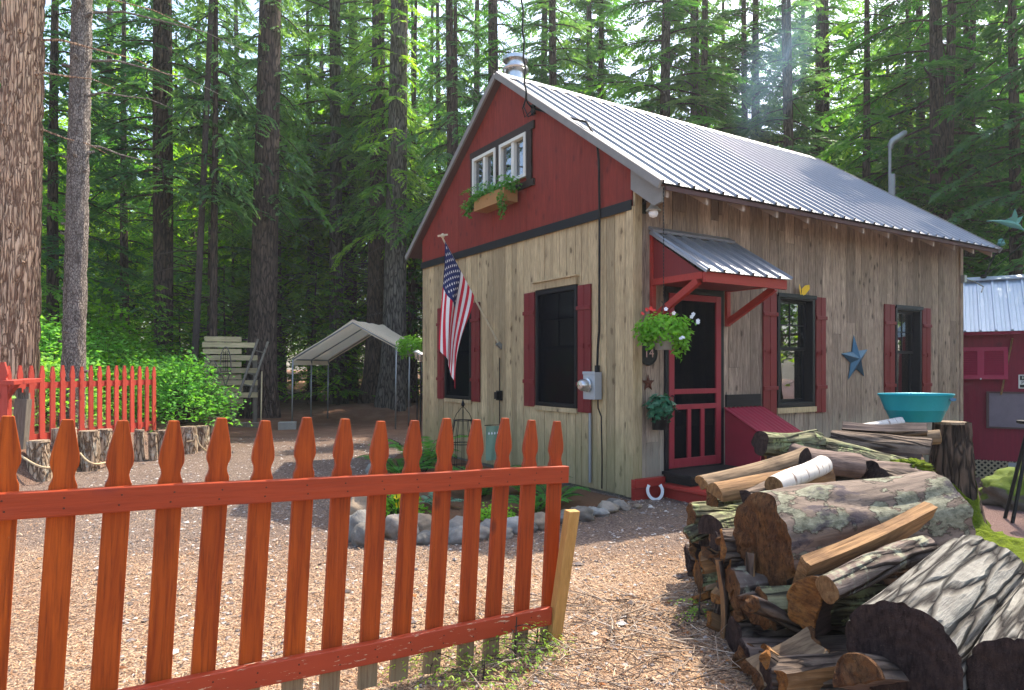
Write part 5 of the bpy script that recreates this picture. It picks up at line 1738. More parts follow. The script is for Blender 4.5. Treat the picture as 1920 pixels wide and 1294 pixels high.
# ------------------------------------------------------------------ upright log sections along the bank, rope
stumps = [(74, 905, 8.85, .125, .52, 826), (122, 895, 9.5, .15, .78, 803), (165, 878, 9.75, .13, .60, 808), (196, 868, 10.3, .11, .55, 805), (262, 858, 10.9, .07, .48, 806), (288, 856, 10.95, .06, .40, 812), (307, 855, 11.15, .10, .46, 807),
          (353, 845, 12.0, .13, .46, 800), (376, 842, 12.5, .13, .44, 799), (398, 830, 13.2, .10, .38, 795), (402, 800, 14.3, .13, .36, 782)]
slab = ['pale stocky log section standing nearest the camera at the left', 'taller log section just behind the nearest one, with reddish bark', 'yellowish log section standing third in the row along the bank', 'grey round-topped log section beside the yellowish one',
        'slim grey log section with peeling bark, left of a pair', 'smallest log section in the row', 'wide low log section at the right of the smallest one', 'cracked dark log section left of the hanging rope loop', 'cracked log section behind the rope loop', 'pale log section next to last in the row', 'dark round log section at the far end of the row']
for k, (px, py, Z, rad, h, ty) in enumerate(stumps):
    p = P(px, py, Z); z0 = min(p.z, gz(p.x, p.y) + .02) - .02
    zt = P(px, ty, Z).z
    root = empty('log_section', (p.x, p.y, z0), 0, slab[k], 'log section', 'upright log sections edging the bank')
    mb = MB(); trunk_geo(mb, zt - z0, rad, rad * .97, 60 + k, n=36, m=20, flare=.12, bend=.02, disp=.014)
    mb.build('trunk', MAT['stump_bark'], root, smooth=True)
    mb = MB(); mb.lathe([(0, .006), (rad * .9, .004), (rad * .98, -.02)], 24, (0, 0, zt - z0))
    mb.build('cut_top', MAT['stump_top'], root)
def rope(pts, label, rad=.014):
    mb = MB(); q = []
    P0 = [V(p) for p in pts]
    for i in range(len(P0) - 1):
        for s_ in range(8):
            t = s_ / 8
            a = P0[max(i - 1, 0)]; b = P0[i]; c = P0[i + 1]; d = P0[min(i + 2, len(P0) - 1)]
            q.append(.5 * ((2 * b) + (c - a) * t + (2 * a - 5 * b + 4 * c - d) * t * t + (3 * b - a - 3 * c + d) * t ** 3))
    q.append(P0[-1])
    mb.tube(q, rad, 7)
    tag(mb.build('rope', MAT['rope'], smooth=True), label, 'rope')
rope([P(36, 852, 8.70), P(50, 862, 8.62), P(70, 873, 8.62), P(90, 877, 8.68), P(104, 870, 8.85), P(108, 855, 9.2)], 'thick rope looped round the nearest pale log section')
rope([P(150, 850, 9.55), P(162, 863, 9.5), P(178, 870, 9.55), P(200, 867, 10.0), P(216, 862, 10.4)], 'rope hanging in front of the yellowish log section')
rope([P(350, 828, 11.8), P(362, 826, 11.82), P(369, 816, 11.86), P(372, 830, 11.84), P(382, 842, 11.9), P(392, 848, 12.2)], 'rope hanging in a loop from the cracked log sections', .012)

# timber edging and block near the canopy
mb = MB(); mb.bar(P(440, 796, 14.6), P(498, 797, 14.6), .16, .10, rn=.4)
tag(mb.build('edging_timber', MAT['old_grey_wood']), 'short grey timber lying on the ground at the end of the log row', 'timber')
# ------------------------------------------------------------------ slatted wall, ladder, snowshoes
sw = P(385, 760, 16.6); gzs = gz(sw.x, sw.y)
S0 = P(388, 640, 16.8); S1 = P(484, 640, 17.1)
sdir = V((S1.x - S0.x, S1.y - S0.y, 0)); sl_ = sdir.length
slat = empty('slat_wall', (S0.x, S0.y, gz(S0.x, S0.y)), atan2(sdir.y, sdir.x), 'pale wall of horizontal weathered planks at the edge of the forest', 'slat wall')
r = random.Random(5)
rows = [(636, 388, 452), (647, 386, 478), (659, 386, 452), (671, 388, 483), (683, 390, 452), (695, 388, 484), (707, 390, 452), (718, 392, 483), (730, 398, 455), (741, 402, 483), (752, 430, 455)]
for k, (py, xa, xb) in enumerate(rows):
    z = P(0, py, 16.95).z - gz(S0.x, S0.y)
    u0 = (xa - 388) / 96 * sl_; u1 = (xb - 388) / 96 * sl_
    mb = MB(); yy = 0 if k % 2 else .05
    mb.box(u0 - r.uniform(0, .1), u1, -.02 + yy, .012 + yy, z - .062, z + .062, rn=r.random())
    mb.build('plank', MAT['slat_wood'], slat)
for u in (.0, sl_ * .5, sl_ * .93):
    mb = MB(); mb.box(u - .05, u + .05, .064, .15, -.1, 1.95 if u < 1 else 1.6, rn=.4); mb.build('post', MAT['old_grey_wood'], slat)
la, lb = P(447, 742, 16.2), P(484, 636, 16.75)
lad = empty('ladder', (0, 0, 0), 0, 'old wooden ladder leaning against the right end of the slatted wall', 'ladder')
for off_ in (V((0, 0, 0)), V((.22, .06, -.06))):
    mb = MB(); mb.bar(la + off_, lb + off_, .05, .035, up=(0, -1, .3), rn=.4); mb.build('rail', MAT['old_grey_wood'], lad)
for t in (.2, .4, .6, .8):
    mb = MB(); a = la.lerp(lb, t); mb.bar(a, a + V((.22, .06, -.06)), .035, .03, rn=.3); mb.build('rung', MAT['old_grey_wood'], lad)
def snowshoe(px, py, Z, h, label):
    c = P(px, py, Z); pts = []
    for i in range(25):
        a = 2 * pi * i / 24
        w = .13 * sin(a) * (1 if cos(a) > -.2 else max(.12, 1 + (cos(a) + .2) * 1.1))
        pts.append((w, 0, h * .5 * cos(a)))
    root = empty('snowshoe', c, 0, label, 'snowshoe')
    mb = MB(); mb.tube(pts, .014, 6, cap=False); mb.build('frame', MAT['old_grey_wood'], root, smooth=True)
    mb = MB()
    for zf in (.30, .22, .12, -.05, -.12): mb.bar((-.11, 0, h * zf), (.11, 0, h * zf), .012, .012)
    for xf in (-.05, 0, .05): mb.bar((xf, .005, h * .40), (xf * .8, .005, -h * .12), .008, .008)
    mb.build('webbing', MAT['cable_black'], root)
snowshoe(423, 688, 16.55, .95, 'old snowshoe hanging on the middle of the slatted wall')
snowshoe(399, 706, 16.5, .75, 'old snowshoe hanging on the left part of the slatted wall')
mb = MB(); a, b = P(491, 697, 16.9), P(489, 774, 16.2); b.z = gz(b.x, b.y); mb.tube([a, b], .018, 7)
tag(mb.build('pale_stick', MAT['slat_wood'], smooth=True), 'thin pale pole leaning on the huge dark trunk beside the slatted wall', 'pole')

# ------------------------------------------------------------------ canvas canopy
zf, zb = 16.6, 19.2
eL, pk, eR = P(549, 672, zf), P(661, 603, zf), P(743, 648, zf)
cano = empty('canvas_canopy', (pk.x, zf, gz(pk.x, zf)), 0, 'open white canvas shelter with pitched roof on thin steel poles', 'canopy')
o0 = cano.location.copy()
gl = gz(pk.x, zf)
back_shift = V((.35, 1.9, 0))
def loc(p): return p - V(o0)
mb = MB()
prof = [eL + V((.02, 0, -.16)), eL + V((-.02, 0, -.02)), eL + V((.06, 0, .05))] + [eL.lerp(pk, t) + V((0, 0, .05 - .04 * sin(pi * t))) for t in (.2, .4, .6, .8)] + [pk + V((0, 0, .05)), pk + V((.05, 0, .04))] + [pk.lerp(eR, t) + V((0, 0, .05 - .03 * sin(pi * t))) for t in (.25, .5, .75)] + [eR + V((-.03, 0, .04)), eR + V((.01, 0, -.02)), eR + V((0, 0, -.14))]
vs = []; fs = []; k = len(prof); ny = 8
for i in range(ny + 1):
    t = i / ny
    for j, p in enumerate(prof):
        sag = .035 * abs(sin(pi * t * 3)) if 2 < j < k - 2 else 0
        vs.append(loc(p + back_shift * t - V((0, 0, sag))))
for i in range(ny):
    for j in range(k - 1): fs.append((i*k+j, i*k+j+1, (i+1)*k+j+1, (i+1)*k+j))
mb.add(vs, fs)
# front and back hems
for t in (0, 1):
    b_ = []
    for j, p in enumerate(prof[1:-1]):
        b_.append(loc(p + back_shift * t)); b_.append(loc(p + back_shift * t - V((0, 0, .10))))
    mb.add(b_, [(2*j, 2*j+2, 2*j+3, 2*j+1) for j in range(len(prof) - 3)])
mb.build('canopy_cover', MAT['canvas'], cano, smooth=50)
mb = MB()
for t in (0, .5, 1):
    sft = back_shift * t - V((0, 0, .03))
    mb.tube([loc(eL + sft), loc(pk + sft), loc(eR + sft)], .018, 6)
for p in (eL, pk, eR): mb.tube([loc(p - V((0, 0, .03))), loc(p + back_shift - V((0, 0, .03)))], .018, 6)
mb.build('roof_frame', MAT['steel_pole'], cano, smooth=True)
for p, t in ((eL, 0), (eL, .5), (eL, 1), (eR, 0), (eR, .5), (eR, 1)):
    q = p + back_shift * t
    mb = MB(); mb.tube([loc(q - V((0, 0, .03))), loc(V((q.x - .02, q.y, gz(q.x, q.y) - .05)))], .02, 8); mb.build('leg', MAT['steel_pole'], cano, smooth=True)
cbp = V((eL.x - .03, zf - .05, 0)); cbp.z = gz(cbp.x, cbp.y)
mb = MB(); mb.box(-.2, .2, -.13, .13, -.05, .17)
cbk = mb.build('concrete_block', MAT['concrete']); cbk.location = cbp + V((0, -.25, 0)); cbk.rotation_euler = (0, 0, .2); bevel(cbk, .01)
tag(cbk, 'concrete block holding down the front left canopy leg', 'block')

# ------------------------------------------------------------------ flag
fb = c2w(-.03, 2.80, 1.80); ft = c2w(-.95, 2.80, 3.26)
flag = empty('flag', fb, 0, 'stars and stripes on a pole slanting from the gable wall between the windows', 'flag')
mb = MB(); mb.tube([(0, 0, 0), ft - fb], [.016, .012], 8); mb.build('pole', MAT['pole_white'], flag, smooth=40)
mb = MB(); e = ft - fb
mb.lathe([(0, 0), (.02, .01), (.03, .035), (.02, .06), (0, .07)], 12, tuple(e))
mb.bar(e + V((-.07, 0, .03)), e + V((.07, 0, .05)), .02, .025); mb.build('finial', MAT['pole_white'], flag, smooth=30)
mb = MB(); mb.bar((.03, .02, -.04), (-.03, -.02, .03), .05, .06); mb.build('bracket', MAT['steel_pole'], flag)
pd = (ft - fb)
def flagpt(u, v):
    """u along the hoist (0 at the tip), v along the fly (0..1)"""
    h = ft - pd.normalized() * (.05 + .86 * u)
    S = V((.844, .536, 0)); T = V((-.536, .844, 0))
    # the cloth swings in towards the vertical below the tip and gathers in folds
    Ln = 1.47
    gather = 1 - .46 * sstep(v * 1.25)
    tip = ft - pd.normalized() * .05
    px = tip + (h - tip) * gather
    # below the hoist, points fall nearly straight down; lower hoist edge starts lower
    drop = Ln * v * (1 - .10 * u)
    zz = h.z - drop * (.62 + .38 * sstep(v + .2)) if u > 0 else h.z - drop
    zz = h.z - drop * (1 - .34 * u * (1 - sstep(v * 1.1)))
    p = V((px.x, px.y, zz))
    w = sin(u * 11 + v * 2.2) * .050 * sstep(v * 2.2) + sin(u * 23 + v * 5) * .014 * sstep(v * 2)
    p += T * w + S * (.028 * sin(u * 8 + 1.3 + v * 3) * sstep(v * 2))
    p += T * (.12 * v - .02)
    return p - fb
NU, NV = 52, 48
mb = MB()
for i in range(NU + 1):
    for j in range(NV + 1):
        mb.v.append(tuple(flagpt(i / NU, j / NV)))
for i in range(NU):
    for j in range(NV):
        mb.f.append((i*(NV+1)+j, i*(NV+1)+j+1, (i+1)*(NV+1)+j+1, (i+1)*(NV+1)+j))
        st_ = int(i / 4)
        canton = st_ < 7 and j < NV * .40
        mb.m.append(2 if canton else (0 if st_ % 2 == 0 else 1)); mb.r.append(.5)
mb.build('cloth', [MAT['flag_red'], MAT['flag_white'], MAT['flag_blue']], flag, smooth=True)
mb = MB()
for row in range(9):
    for c_ in range(6 if row % 2 == 0 else 5):
        u0 = (row + 1) / 10 * (7 / 13); v0 = ((c_ + (.5 if row % 2 == 0 else 1.0)) / 6) * .40
        for side in (-1, 1):
            vs = []
            c = flagpt(u0, v0)
            n = (flagpt(u0 + .01, v0) - c).cross(flagpt(u0, v0 + .01) - c).normalized() * (.004 * side)
            vs.append(c + n)
            for k in range(10):
                a = k * pi / 5; rad = .021 if k % 2 == 0 else .009
                vs.append(flagpt(u0 + rad * sin(a) / .86, max(0.001, v0 - rad * cos(a) / 1.3)) + n)
            mb.add(vs, [(0, k + 1, (k + 1) % 10 + 1) for k in range(10)])
mb.build('stars', MAT['flag_white'], flag)

# ------------------------------------------------------------------ wall decorations
def barnstar(name, s, z, R, mat, label, depth=.07, rot=0.0):
    root = bpy.data.objects.new(name, None)
    mb = MB(); vs = [(0, -depth, 0)]
    for k in range(10):
        a = k * pi / 5 + rot; rr_ = R if k % 2 == 0 else R * .40
        vs.append((rr_ * sin(a), 0 if k % 2 == 0 else -depth * .12, rr_ * cos(a)))
    mb.add(vs, [(0, (k + 1) % 10 + 1, k + 1) for k in range(10)])
    mb.add([(v[0], .003, v[2]) for v in vs[1:]], [tuple(reversed(range(10)))])
    o = mb.build(name, mat, recalc=False)
    o.location = c2w(s, -.016, z); o.rotation_euler = (0, 0, CANG)
    return tag(o, label, 'star')
barnstar('barn_star', 4.25, 1.60, .345, MAT['blue_tin'], 'large blue faceted metal star hung between the two front windows', .085, radians(-6))
barnstar('barn_star', .215, 1.30, .098, MAT['rust_iron'], 'small rusty star on the boards under the round number plaque', .03)
# plaque 14
root = empty('number_plaque', c2w(.215, -.010, 1.635), CANG, 'round black plaque with the house number 14 under the hanging basket', 'plaque')
mb = MB(); R = Matrix.Rotation(pi / 2, 4, 'X')
def rot_lathe(prof, n=32, c=(0, 0, 0)):
    t = MB(); t.lathe(prof, n); return [R @ V(p) + V(c) for p in t.v], t.f
mb.add(*rot_lathe([(0, .0), (.135, .0), (.14, .008), (.135, .016), (.122, .016), (.118, .012), (0, .012)]))
mb.build('disc', MAT['black_iron'], root, smooth=35)
def text_mesh(body, size, extr=.002):
    cu = bpy.data.curves.new('t', 'FONT'); cu.body = body; cu.size = size; cu.align_x = 'CENTER'; cu.align_y = 'CENTER'; cu.extrude = extr
    ob = bpy.data.objects.new('t', cu); COL.objects.link(ob)
    bpy.context.view_layer.update()
    me = bpy.data.meshes.new_from_object(ob.evaluated_get(bpy.context.evaluated_depsgraph_get()))
    bpy.data.objects.remove(ob)
    return me
def text_obj(name, body, size, mat, parent, loc, rot):
    me = text_mesh(body, size)
    me.materials.clear(); me.materials.append(mat)
    o = bpy.data.objects.new(name, me); COL.objects.link(o); o.parent = parent
    o.location = loc; o.rotation_euler = rot
    return o
text_obj('number', '14', .15, MAT['number_tan'], root, (0, -.019, .0), (pi / 2, 0, 0))
# butterfly over the window
root = empty('butterfly_ornament', c2w(2.96, -.03, 2.50), CANG, 'small yellow butterfly ornament on the boards above the left front window', 'ornament')
for sx, kx in ((-1, .8), (1, 1.0)):
    mb = MB()
    mb.add([(0, -.012, -.07), (sx * .06 * kx, -.03, -.05), (sx * .13 * kx, -.05, .03), (sx * .12 * kx, -.05, .085), (sx * .06, -.025, .075), (0, -.012, .02)], [(0, 1, 2, 3, 4, 5)])
    mb.build('wing', MAT['yellow_metal'], root)
mb = MB(); mb.tube([(0, -.005, -.07), (0, -.012, 0), (0, -.005, .04)], [.004, .009, .005], 8); mb.build('body', MAT['black_iron'], root)
# horseshoe leaning on the step
root = P(1232, 950, 7.33)
mb = MB(); vs = []; fs = []
pts = []
for i in range(25):
    a = radians(-128 + 256 * i / 24)
    pts.append(V((.085 * sin(a) * (1 if abs(a) < 1.8 else 1 - .12 * (abs(a) - 1.8)), 0, .10 - .10 * cos(a))))
for i, p in enumerate(pts):
    d = (pts[min(24, i + 1)] - pts[max(0, i - 1)]).normalized(); nr = V((d.z, 0, -d.x))
    w = .016 if 0 < i < 24 else .02
    for (a, b) in ((-w, -.006), (w, -.006), (w, .006), (-w, .006)): vs.append(p + nr * a + V((0, b, 0)))
for i in range(24):
    for j in range(4): fs.append((4*i+j, 4*i+4+j, 4*i+4+(j+1) % 4, 4*i+(j+1) % 4))
fs += [(0, 1, 2, 3), (99, 98, 97, 96)]
mb.add(vs, fs)
o = mb.build('horseshoe', MAT['horseshoe_white'], recalc=True)
o.location = c2w(.26, -.47, gz(1.8, 7.4) + .012); o.rotation_euler = (-.35, 0, .0)
o.location = c2w(.20, -.15, .01); o.rotation_euler = (-.3, 0, .12)
tag(o, 'white-painted horseshoe leaning against the red step', 'horseshoe')

# ------------------------------------------------------------------ planters
def foliage_ball(lf, rr, c, rx, ry, rz, n, leaf, trail=0.0, tone=.5):
    for i in range(n):
        d = V((rr.gauss(0, 1), rr.gauss(0, 1), rr.gauss(0, 1))).normalized()
        k = rr.uniform(.55, 1.05)
        bump_ = 1 + .28 * noise.noise(d * 2.6 + V((n * .1, 0, 0)))
        q = V((c[0] + d.x * rx * k * bump_, c[1] + d.y * ry * k * bump_, c[2] + d.z * rz * k * bump_))
        if trail and d.z < .1 and rr.random() < .5: q.z -= rr.random() * trail
        nn_ = (d + V((0, 0, .8)) + V((rr.gauss(0, .35), rr.gauss(0, .35), rr.gauss(0, .35)))).normalized()
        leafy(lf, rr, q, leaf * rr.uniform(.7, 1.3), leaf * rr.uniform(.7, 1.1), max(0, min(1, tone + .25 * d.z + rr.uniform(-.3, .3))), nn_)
def petals(mb, rr, p, R, n=5):
    nrm = (V((rr.gauss(0, .5), -1, rr.gauss(.3, .4)))).normalized()
    s = nrm.orthogonal().normalized(); t = nrm.cross(s)
    for k in range(n):
        a = 2 * pi * k / n
        d = s * cos(a) + t * sin(a); e = s * cos(a + .6) + t * sin(a + .6); f = s * cos(a - .6) + t * sin(a - .6)
        mb.add([p, p + f * R * .75 + nrm * R * .15, p + d * R + nrm * R * .22, p + e * R * .75 + nrm * R * .15], [(0, 1, 2, 3)])
def hanging_basket(loc_, label, R, chain_top, rz, seed, white, red, n=900):
    rr = random.Random(seed)
    root = empty('hanging_basket', loc_, 0, label, 'hanging basket')
    mb = MB(); mb.lathe([(0, -.17), (.085, -.17), (.12, -.02), (.128, .0), (.118, .0), (.10, -.03), (0, -.04)], 24)
    mb.build('pot', MAT['clay_pot'], root, smooth=40)
    lf = MB()
    foliage_ball(lf, rr, (0, 0, .07), R, R * .8, rz, n, .05, .07)
    foliage_ball(lf, rr, (-R * .55, 0, .02), R * .5, R * .5, rz * .85, n // 4, .05, .10)
    foliage_ball(lf, rr, (R * .55, 0, -.02), R * .5, R * .5, rz * .95, n // 4, .05, .12)
    lf.build('foliage', MAT['basket_leaves'], root)
    if white:
        for p in white:
            mb = MB(); petals(mb, rr, V(p), .024)
            mb.build('white_flower', MAT['petal_white'], root)
    if red:
        for p in red:
            mb = MB(); petals(mb, rr, V(p), .026)
            mb.build('red_flower', MAT['petal_red'], root)
    if chain_top:
        mb = MB(); ct = V(chain_top) - V(loc_); hk = V((ct.x, ct.y, .38))
        nl_ = int((ct.z - .38) / .035)
        for i in range(nl_):
            a = ct.lerp(hk, i / nl_); b = ct.lerp(hk, (i + .8) / nl_)
            mb.tube([a, b], .006, 5)
        mb.tube([hk, hk + V((.02, 0, -.03)), hk + V((.0, 0, -.07)), hk + V((-.02, 0, -.04))], .006, 5)
        for a in (0, 2.1, 4.2): mb.tube([hk - V((0, 0, .06)), (.12 * cos(a), .12 * sin(a), 0)], .004, 4)
        mb.build('chain', MAT['black_iron'], root)
    return root
bl = c2w(-.03, -.50, 1.83)
hanging_basket(bl, 'hanging basket of bright green leaves with white and red flowers by the door', .29, c2w(-.03, -.50, 3.36), .15, 5,
               [(.30, -.05, .20), (.345, -.06, .11), (.34, -.08, .13), (.13, -.22, -.06), (.15, -.22, -.05), (.27, -.1, .17), (-.02, -.2, .24), (.06, -.2, .2)],
               [(-.20, -.12, .24), (-.16, -.14, .25), (-.13, -.14, .23), (-.24, -.1, .2)])
hb2 = P(770, 652, 13.6)
hb = hanging_basket(hb2, 'green hanging plant beyond the left corner of the cabin', .27, None, .20, 6, [], [], 800)
for o_ in list(hb.children): pass
mb = MB()
g0 = gz(hb2.x, hb2.y) - hb2.z
mb.tube([(.42, .1, g0), (.42, .1, .55), (.36, .08, .72), (.2, .04, .78), (.05, .0, .70), (0, 0, .5)], .014, 7)
for a in (0, 2.1, 4.2): mb.tube([(0, 0, .5), (.12 * cos(a), .12 * sin(a), 0)], .004, 4)
o = mb.build('hook_pole', MAT['black_iron'], smooth=True); o.location = hb2
tag(o, 'black hooked pole carrying the hanging plant beyond the cabin corner', 'hook pole')
for k, (px, py, Z, lab) in enumerate(((782, 672, 13.2, 'solar path light on a thin stem left of the cabin corner, white head'), (789, 676, 13.0, 'solar path light nearest the cabin corner boards'))):
    p = P(px, py, Z); g0 = gz(p.x, p.y)
    root = empty('solar_light', (p.x, p.y, g0), 0, lab, 'garden light')
    h = p.z - g0
    mb = MB(); mb.tube([(0, 0, 0), (0, 0, h)], .012, 6); mb.build('stem', MAT['black_iron'], root)
    mb = MB(); mb.lathe([(.03, h - .02), (.045, h), (.06, h + .10), (.09, h + .115), (.03, h + .16), (0, h + .165)], 12); mb.build('lamp_head', MAT['bright_steel'], root, smooth=40)
# black wall planter with ivy
root = empty('wall_planter', c2w(.30, -.016, .98), CANG, 'black wall pot of dark variegated ivy left of the screen door', 'planter')
mb = MB(); mb.lathe([(0, -.20), (.095, -.20), (.108, .03), (.112, .035), (.10, .035), (.09, -.02), (0, -.03)], 20, (0, -.105, 0), 1, .9)
mb.build('pot', MAT['black_pot'], root, smooth=40)
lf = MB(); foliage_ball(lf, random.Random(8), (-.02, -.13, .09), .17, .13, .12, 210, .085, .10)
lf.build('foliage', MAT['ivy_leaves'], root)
# window box
root = empty('window_box', c2w(-.055, 2.70, 3.86), CANG, 'brown window box of trailing green plants under the white upper windows', 'window box')
mb = MB()
for (a, b, c, d, e_, f_) in ((-.22, -.0, -.42, .42, -.09, -.07), (-.22, -.20, -.42, .42, -.07, .09), (-.02, 0, -.42, .42, -.07, .09), (-.20, -.02, -.42, -.40, -.07, .09), (-.20, -.02, .40, .42, -.07, .09)):
    mb.box(a, b, c, d, e_, f_)
mb.build('box', MAT['planter_brown'], root)
mb = MB(); mb.box(-.20, -.02, -.395, .395, -.06, .06); mb.build('soil', MAT['mulch'], root)
lf = MB(); rr = random.Random(3)
for i in range(9):
    y = -.5 + i * .13
    foliage_ball(lf, rr, (-.13 - .05 * rr.random(), y, .12 + .05 * rr.random()), .12, .12, .09, 80, .055, .06, .45)
foliage_ball(lf, rr, (-.22, .62, .02), .10, .10, .10, 110, .05, .12, .45)
foliage_ball(lf, rr, (-.24, -.40, -.10), .07, .08, .14, 130, .045, .15, .30)
for i in range(16):
    y = rr.uniform(-.6, .62); L = rr.uniform(.12, .3)
    for k in range(10):
        u = k / 9
        leafy(lf, rr, V((-.15 - .18 * u, y + .1 * u, .2 + L * u - .5 * L * u * u * 2)), .06, .02, rr.random())
lf.build('foliage', MAT['fern_leaves'], root)

# ------------------------------------------------------------------ flower bed, stones, ferns
bed = [(1.30, 7.60), (.72, 7.06), (.24, 6.5), (-.45, 6.12), (-1.15, 5.98), (-1.55, 6.8), (-1.62, 8.2), (-1.95, 9.8), (-1.9, 12.4), (-1.5, 12.2)]
mb = MB(); c0 = (-.6, 8.2)
ring = []
pts = []
for a, b in zip(bed, bed[1:] + bed[:1]):
    for t in range(6): pts.append((a[0] + (b[0] - a[0]) * t / 6, a[1] + (b[1] - a[1]) * t / 6))
K = len(pts); layers = 8
for L_ in range(layers + 1):
    s_ = L_ / layers
    for (x, y) in pts:
        X_ = c0[0] + (x - c0[0]) * (1 - s_ * .98); Y_ = c0[1] + (y - c0[1]) * (1 - s_ * .98)
        mb.v.append((X_, Y_, gz(X_, Y_) + (.004 if L_ == 0 else .05 + .025 * noise.noise(V((X_ * 4, Y_ * 4, 0))))))
for L_ in range(layers):
    for j in range(K):
        j2 = (j + 1) % K
        mb.f.append((L_*K+j, L_*K+j2, (L_+1)*K+j2, (L_+1)*K+j)); mb.m.append(0); mb.r.append(.5)
o = mb.build('flower_bed', MAT['mulch'], smooth=True, recalc=True)
tag(o, 'brown mulch flower bed along the gable wall', None, None, 'structure')

SR = random.Random(99)
def stone_(x, y, rx, ry, rz, seed, label, z=0.0):
    mb = MB(); blob(mb, (0, 0, 0), rx, ry, rz, 30, 20, seed, .26, 1.7)
    o = mb.build('border_stone', MAT['river_stone'], smooth=True)
    o.location = (x, y, gz(x, y) + rz * .48 + z); o.rotation_euler = (SR.uniform(-.15, .15), SR.uniform(-.15, .15), SR.uniform(0, 6.28))
    return tag(o, label, 'stone', 'stones edging the flower bed')
ST = 'rounded grey stone in the row edging the flower bed'
big = [(P(679, 960, 6.35), .19, .17, .22, 'grey angular boulder at the left corner of the flower bed edging'), (P(676, 992, 5.95), .15, .15, .16, 'pale rough stone below the grey boulder at the left corner of the bed'),
       (P(690, 1005, 5.75), .13, .13, .12, 'lowest brownish stone at the left corner of the bed'), (P(745, 985, 6.0), .12, .11, .13, 'rough white-flecked stone second from the left corner of the bed')]
for k, (p, a, b, c, lab) in enumerate(big): stone_(p.x, p.y, a, b, c, k + 1, lab)
k = 10
for (px, py, Z, w) in ((765, 1000, 5.95, .12), (790, 985, 6.15, .15), (800, 1012, 5.80, .10), (828, 985, 6.2, .10), (856, 1005, 5.85, .12), (868, 980, 6.1, .14), (893, 1000, 5.98, .12), (918, 985, 6.15, .13), (945, 1000, 6.0, .09), (968, 985, 6.2, .13), (992, 990, 6.2, .10),
                       (1015, 975, 6.35, .12), (1034, 985, 6.3, .10), (1062, 972, 6.55, .12), (1088, 966, 6.65, .13), (1112, 958, 6.85, .09), (1128, 962, 6.8, .08), (1140, 950, 7.0, .11), (1160, 948, 7.15, .08), (1172, 955, 7.1, .06), (1196, 952, 7.2, .05), (1150, 940, 7.25, .10)):
    X = (px - 960) * Z / F
    stone_(X, Z, w * SR.uniform(.85, 1.1), w * SR.uniform(.7, 1), w * SR.uniform(.55, .75), k, ST); k += 1
for (x, y, w) in ((-1.42, 6.5, .15), (-1.55, 6.85, .13), (-1.52, 7.2, .16), (-1.62, 7.6, .18), (-1.58, 8.0, .16), (-1.66, 8.4, .14), (-1.72, 8.9, .16), (-1.86, 9.5, .17), (-1.93, 10.2, .15)):
    stone_(x, y, w, w * .85, w * .75, k, 'grey stone in the row running back along the left side of the flower bed'); k += 1

def fern(x, y, R, nf, seed, label, mat='fern_leaves', up=.75):
    rr = random.Random(seed)
    root = empty('fern', (x, y, gz(x, y) + .03), 0, label, 'fern')
    fr = MB(); stm = MB()
    for i in range(nf):
        az = i * 2.39996 + rr.uniform(-.3, .3); L = R * rr.uniform(.75, 1.15); hh = L * up * rr.uniform(.75, 1.2)
        d = V((cos(az), sin(az), 0)); s_ = V((-sin(az), cos(az), 0))
        pts = [d * (L * (1.0 * u)) + V((0, 0, hh * (1.9 * u - 1.35 * u * u))) for u in [q / 9 for q in range(10)]]
        stm.tube(pts, [.006 - .0005 * q for q in range(10)], 4, cap=False)
        tone = rr.uniform(.3, .8)
        n = 22
        for q in range(2, n):
            u = q / n; f = u * 9; i0 = min(8, int(f)); p = pts[i0].lerp(pts[i0 + 1], f - i0); td = (pts[i0 + 1] - pts[i0]).normalized()
            w = L * .26 * sin(pi * min(1, u * .9 + .12)) + .01
            for sg in (-1, 1):
                rhomb(fr, p, (s_ * sg + td * .45 + V((0, 0, -.2))).normalized(), V((-td.x * td.z, -td.y * td.z, 1)).normalized(), w, L * .055, max(0, min(1, tone + rr.uniform(-.15, .15))))
    stm.build('stem', MAT['twig_bark'], root)
    fr.build('fronds', MAT[mat], root)
fp = lambda px, Z: ((px - 960) * Z / F, Z)
fern(*fp(905, 7.6), .55, 11, 1, 'large fern under the right gable window with arching fronds')
fern(*fp(985, 7.7), .50, 11, 2, 'fern right of the large one, against the gable wall')
fern(*fp(1000, 6.75), .40, 11, 3, 'bright fern behind the stones near the end of the picket fence')
fern(*fp(1035, 7.1), .42, 9, 4, 'fern seen just right of the last picket')
fern(*fp(795, 9.4), .70, 12, 5, 'tall pale fern near the left corner of the cabin', up=1.0)
fern(*fp(755, 9.0), .60, 10, 6, 'fern at the left edge of the flower bed', up=.6)
fern(*fp(868, 8.4), .40, 12, 7, 'fern growing up inside the wire obelisk')
fern(*fp(820, 7.0), .26, 8, 8, 'small bluish plant in the bed beneath the obelisk', 'ivy_leaves')
shrub('leafy_plant', 61, .28, .26, 26, MAT['basket_leaves'], .05, 26, .14, 'low green plant beside the yellow flower', *fp(745, 6.7), cat='plant')
shrub('leafy_plant', 62, .22, .2, 18, MAT['basket_leaves'], .045, 24, .12, 'low pale-green plant behind the stones in mid bed', *fp(925, 6.5), cat='plant')
fl = empty('yellow_flower', (*fp(757, 6.45), gz(*fp(757, 6.45))), 0, 'bright yellow flower clump behind the border stones', 'flower')
mb = MB(); rr = random.Random(4)
for i in range(60): petals(mb, rr, V((rr.gauss(0, .05), rr.gauss(0, .04), .34 + rr.gauss(0, .06))), .035)
mb.build('petals', MAT['petal_yellow'], fl)
mb = MB()
for i in range(9): mb.tube([(rr.gauss(0, .02), rr.gauss(0, .02), 0), (rr.gauss(0, .05), rr.gauss(0, .04), .33)], .005, 4)
mb.build('stems', MAT['fern_leaves'], fl)
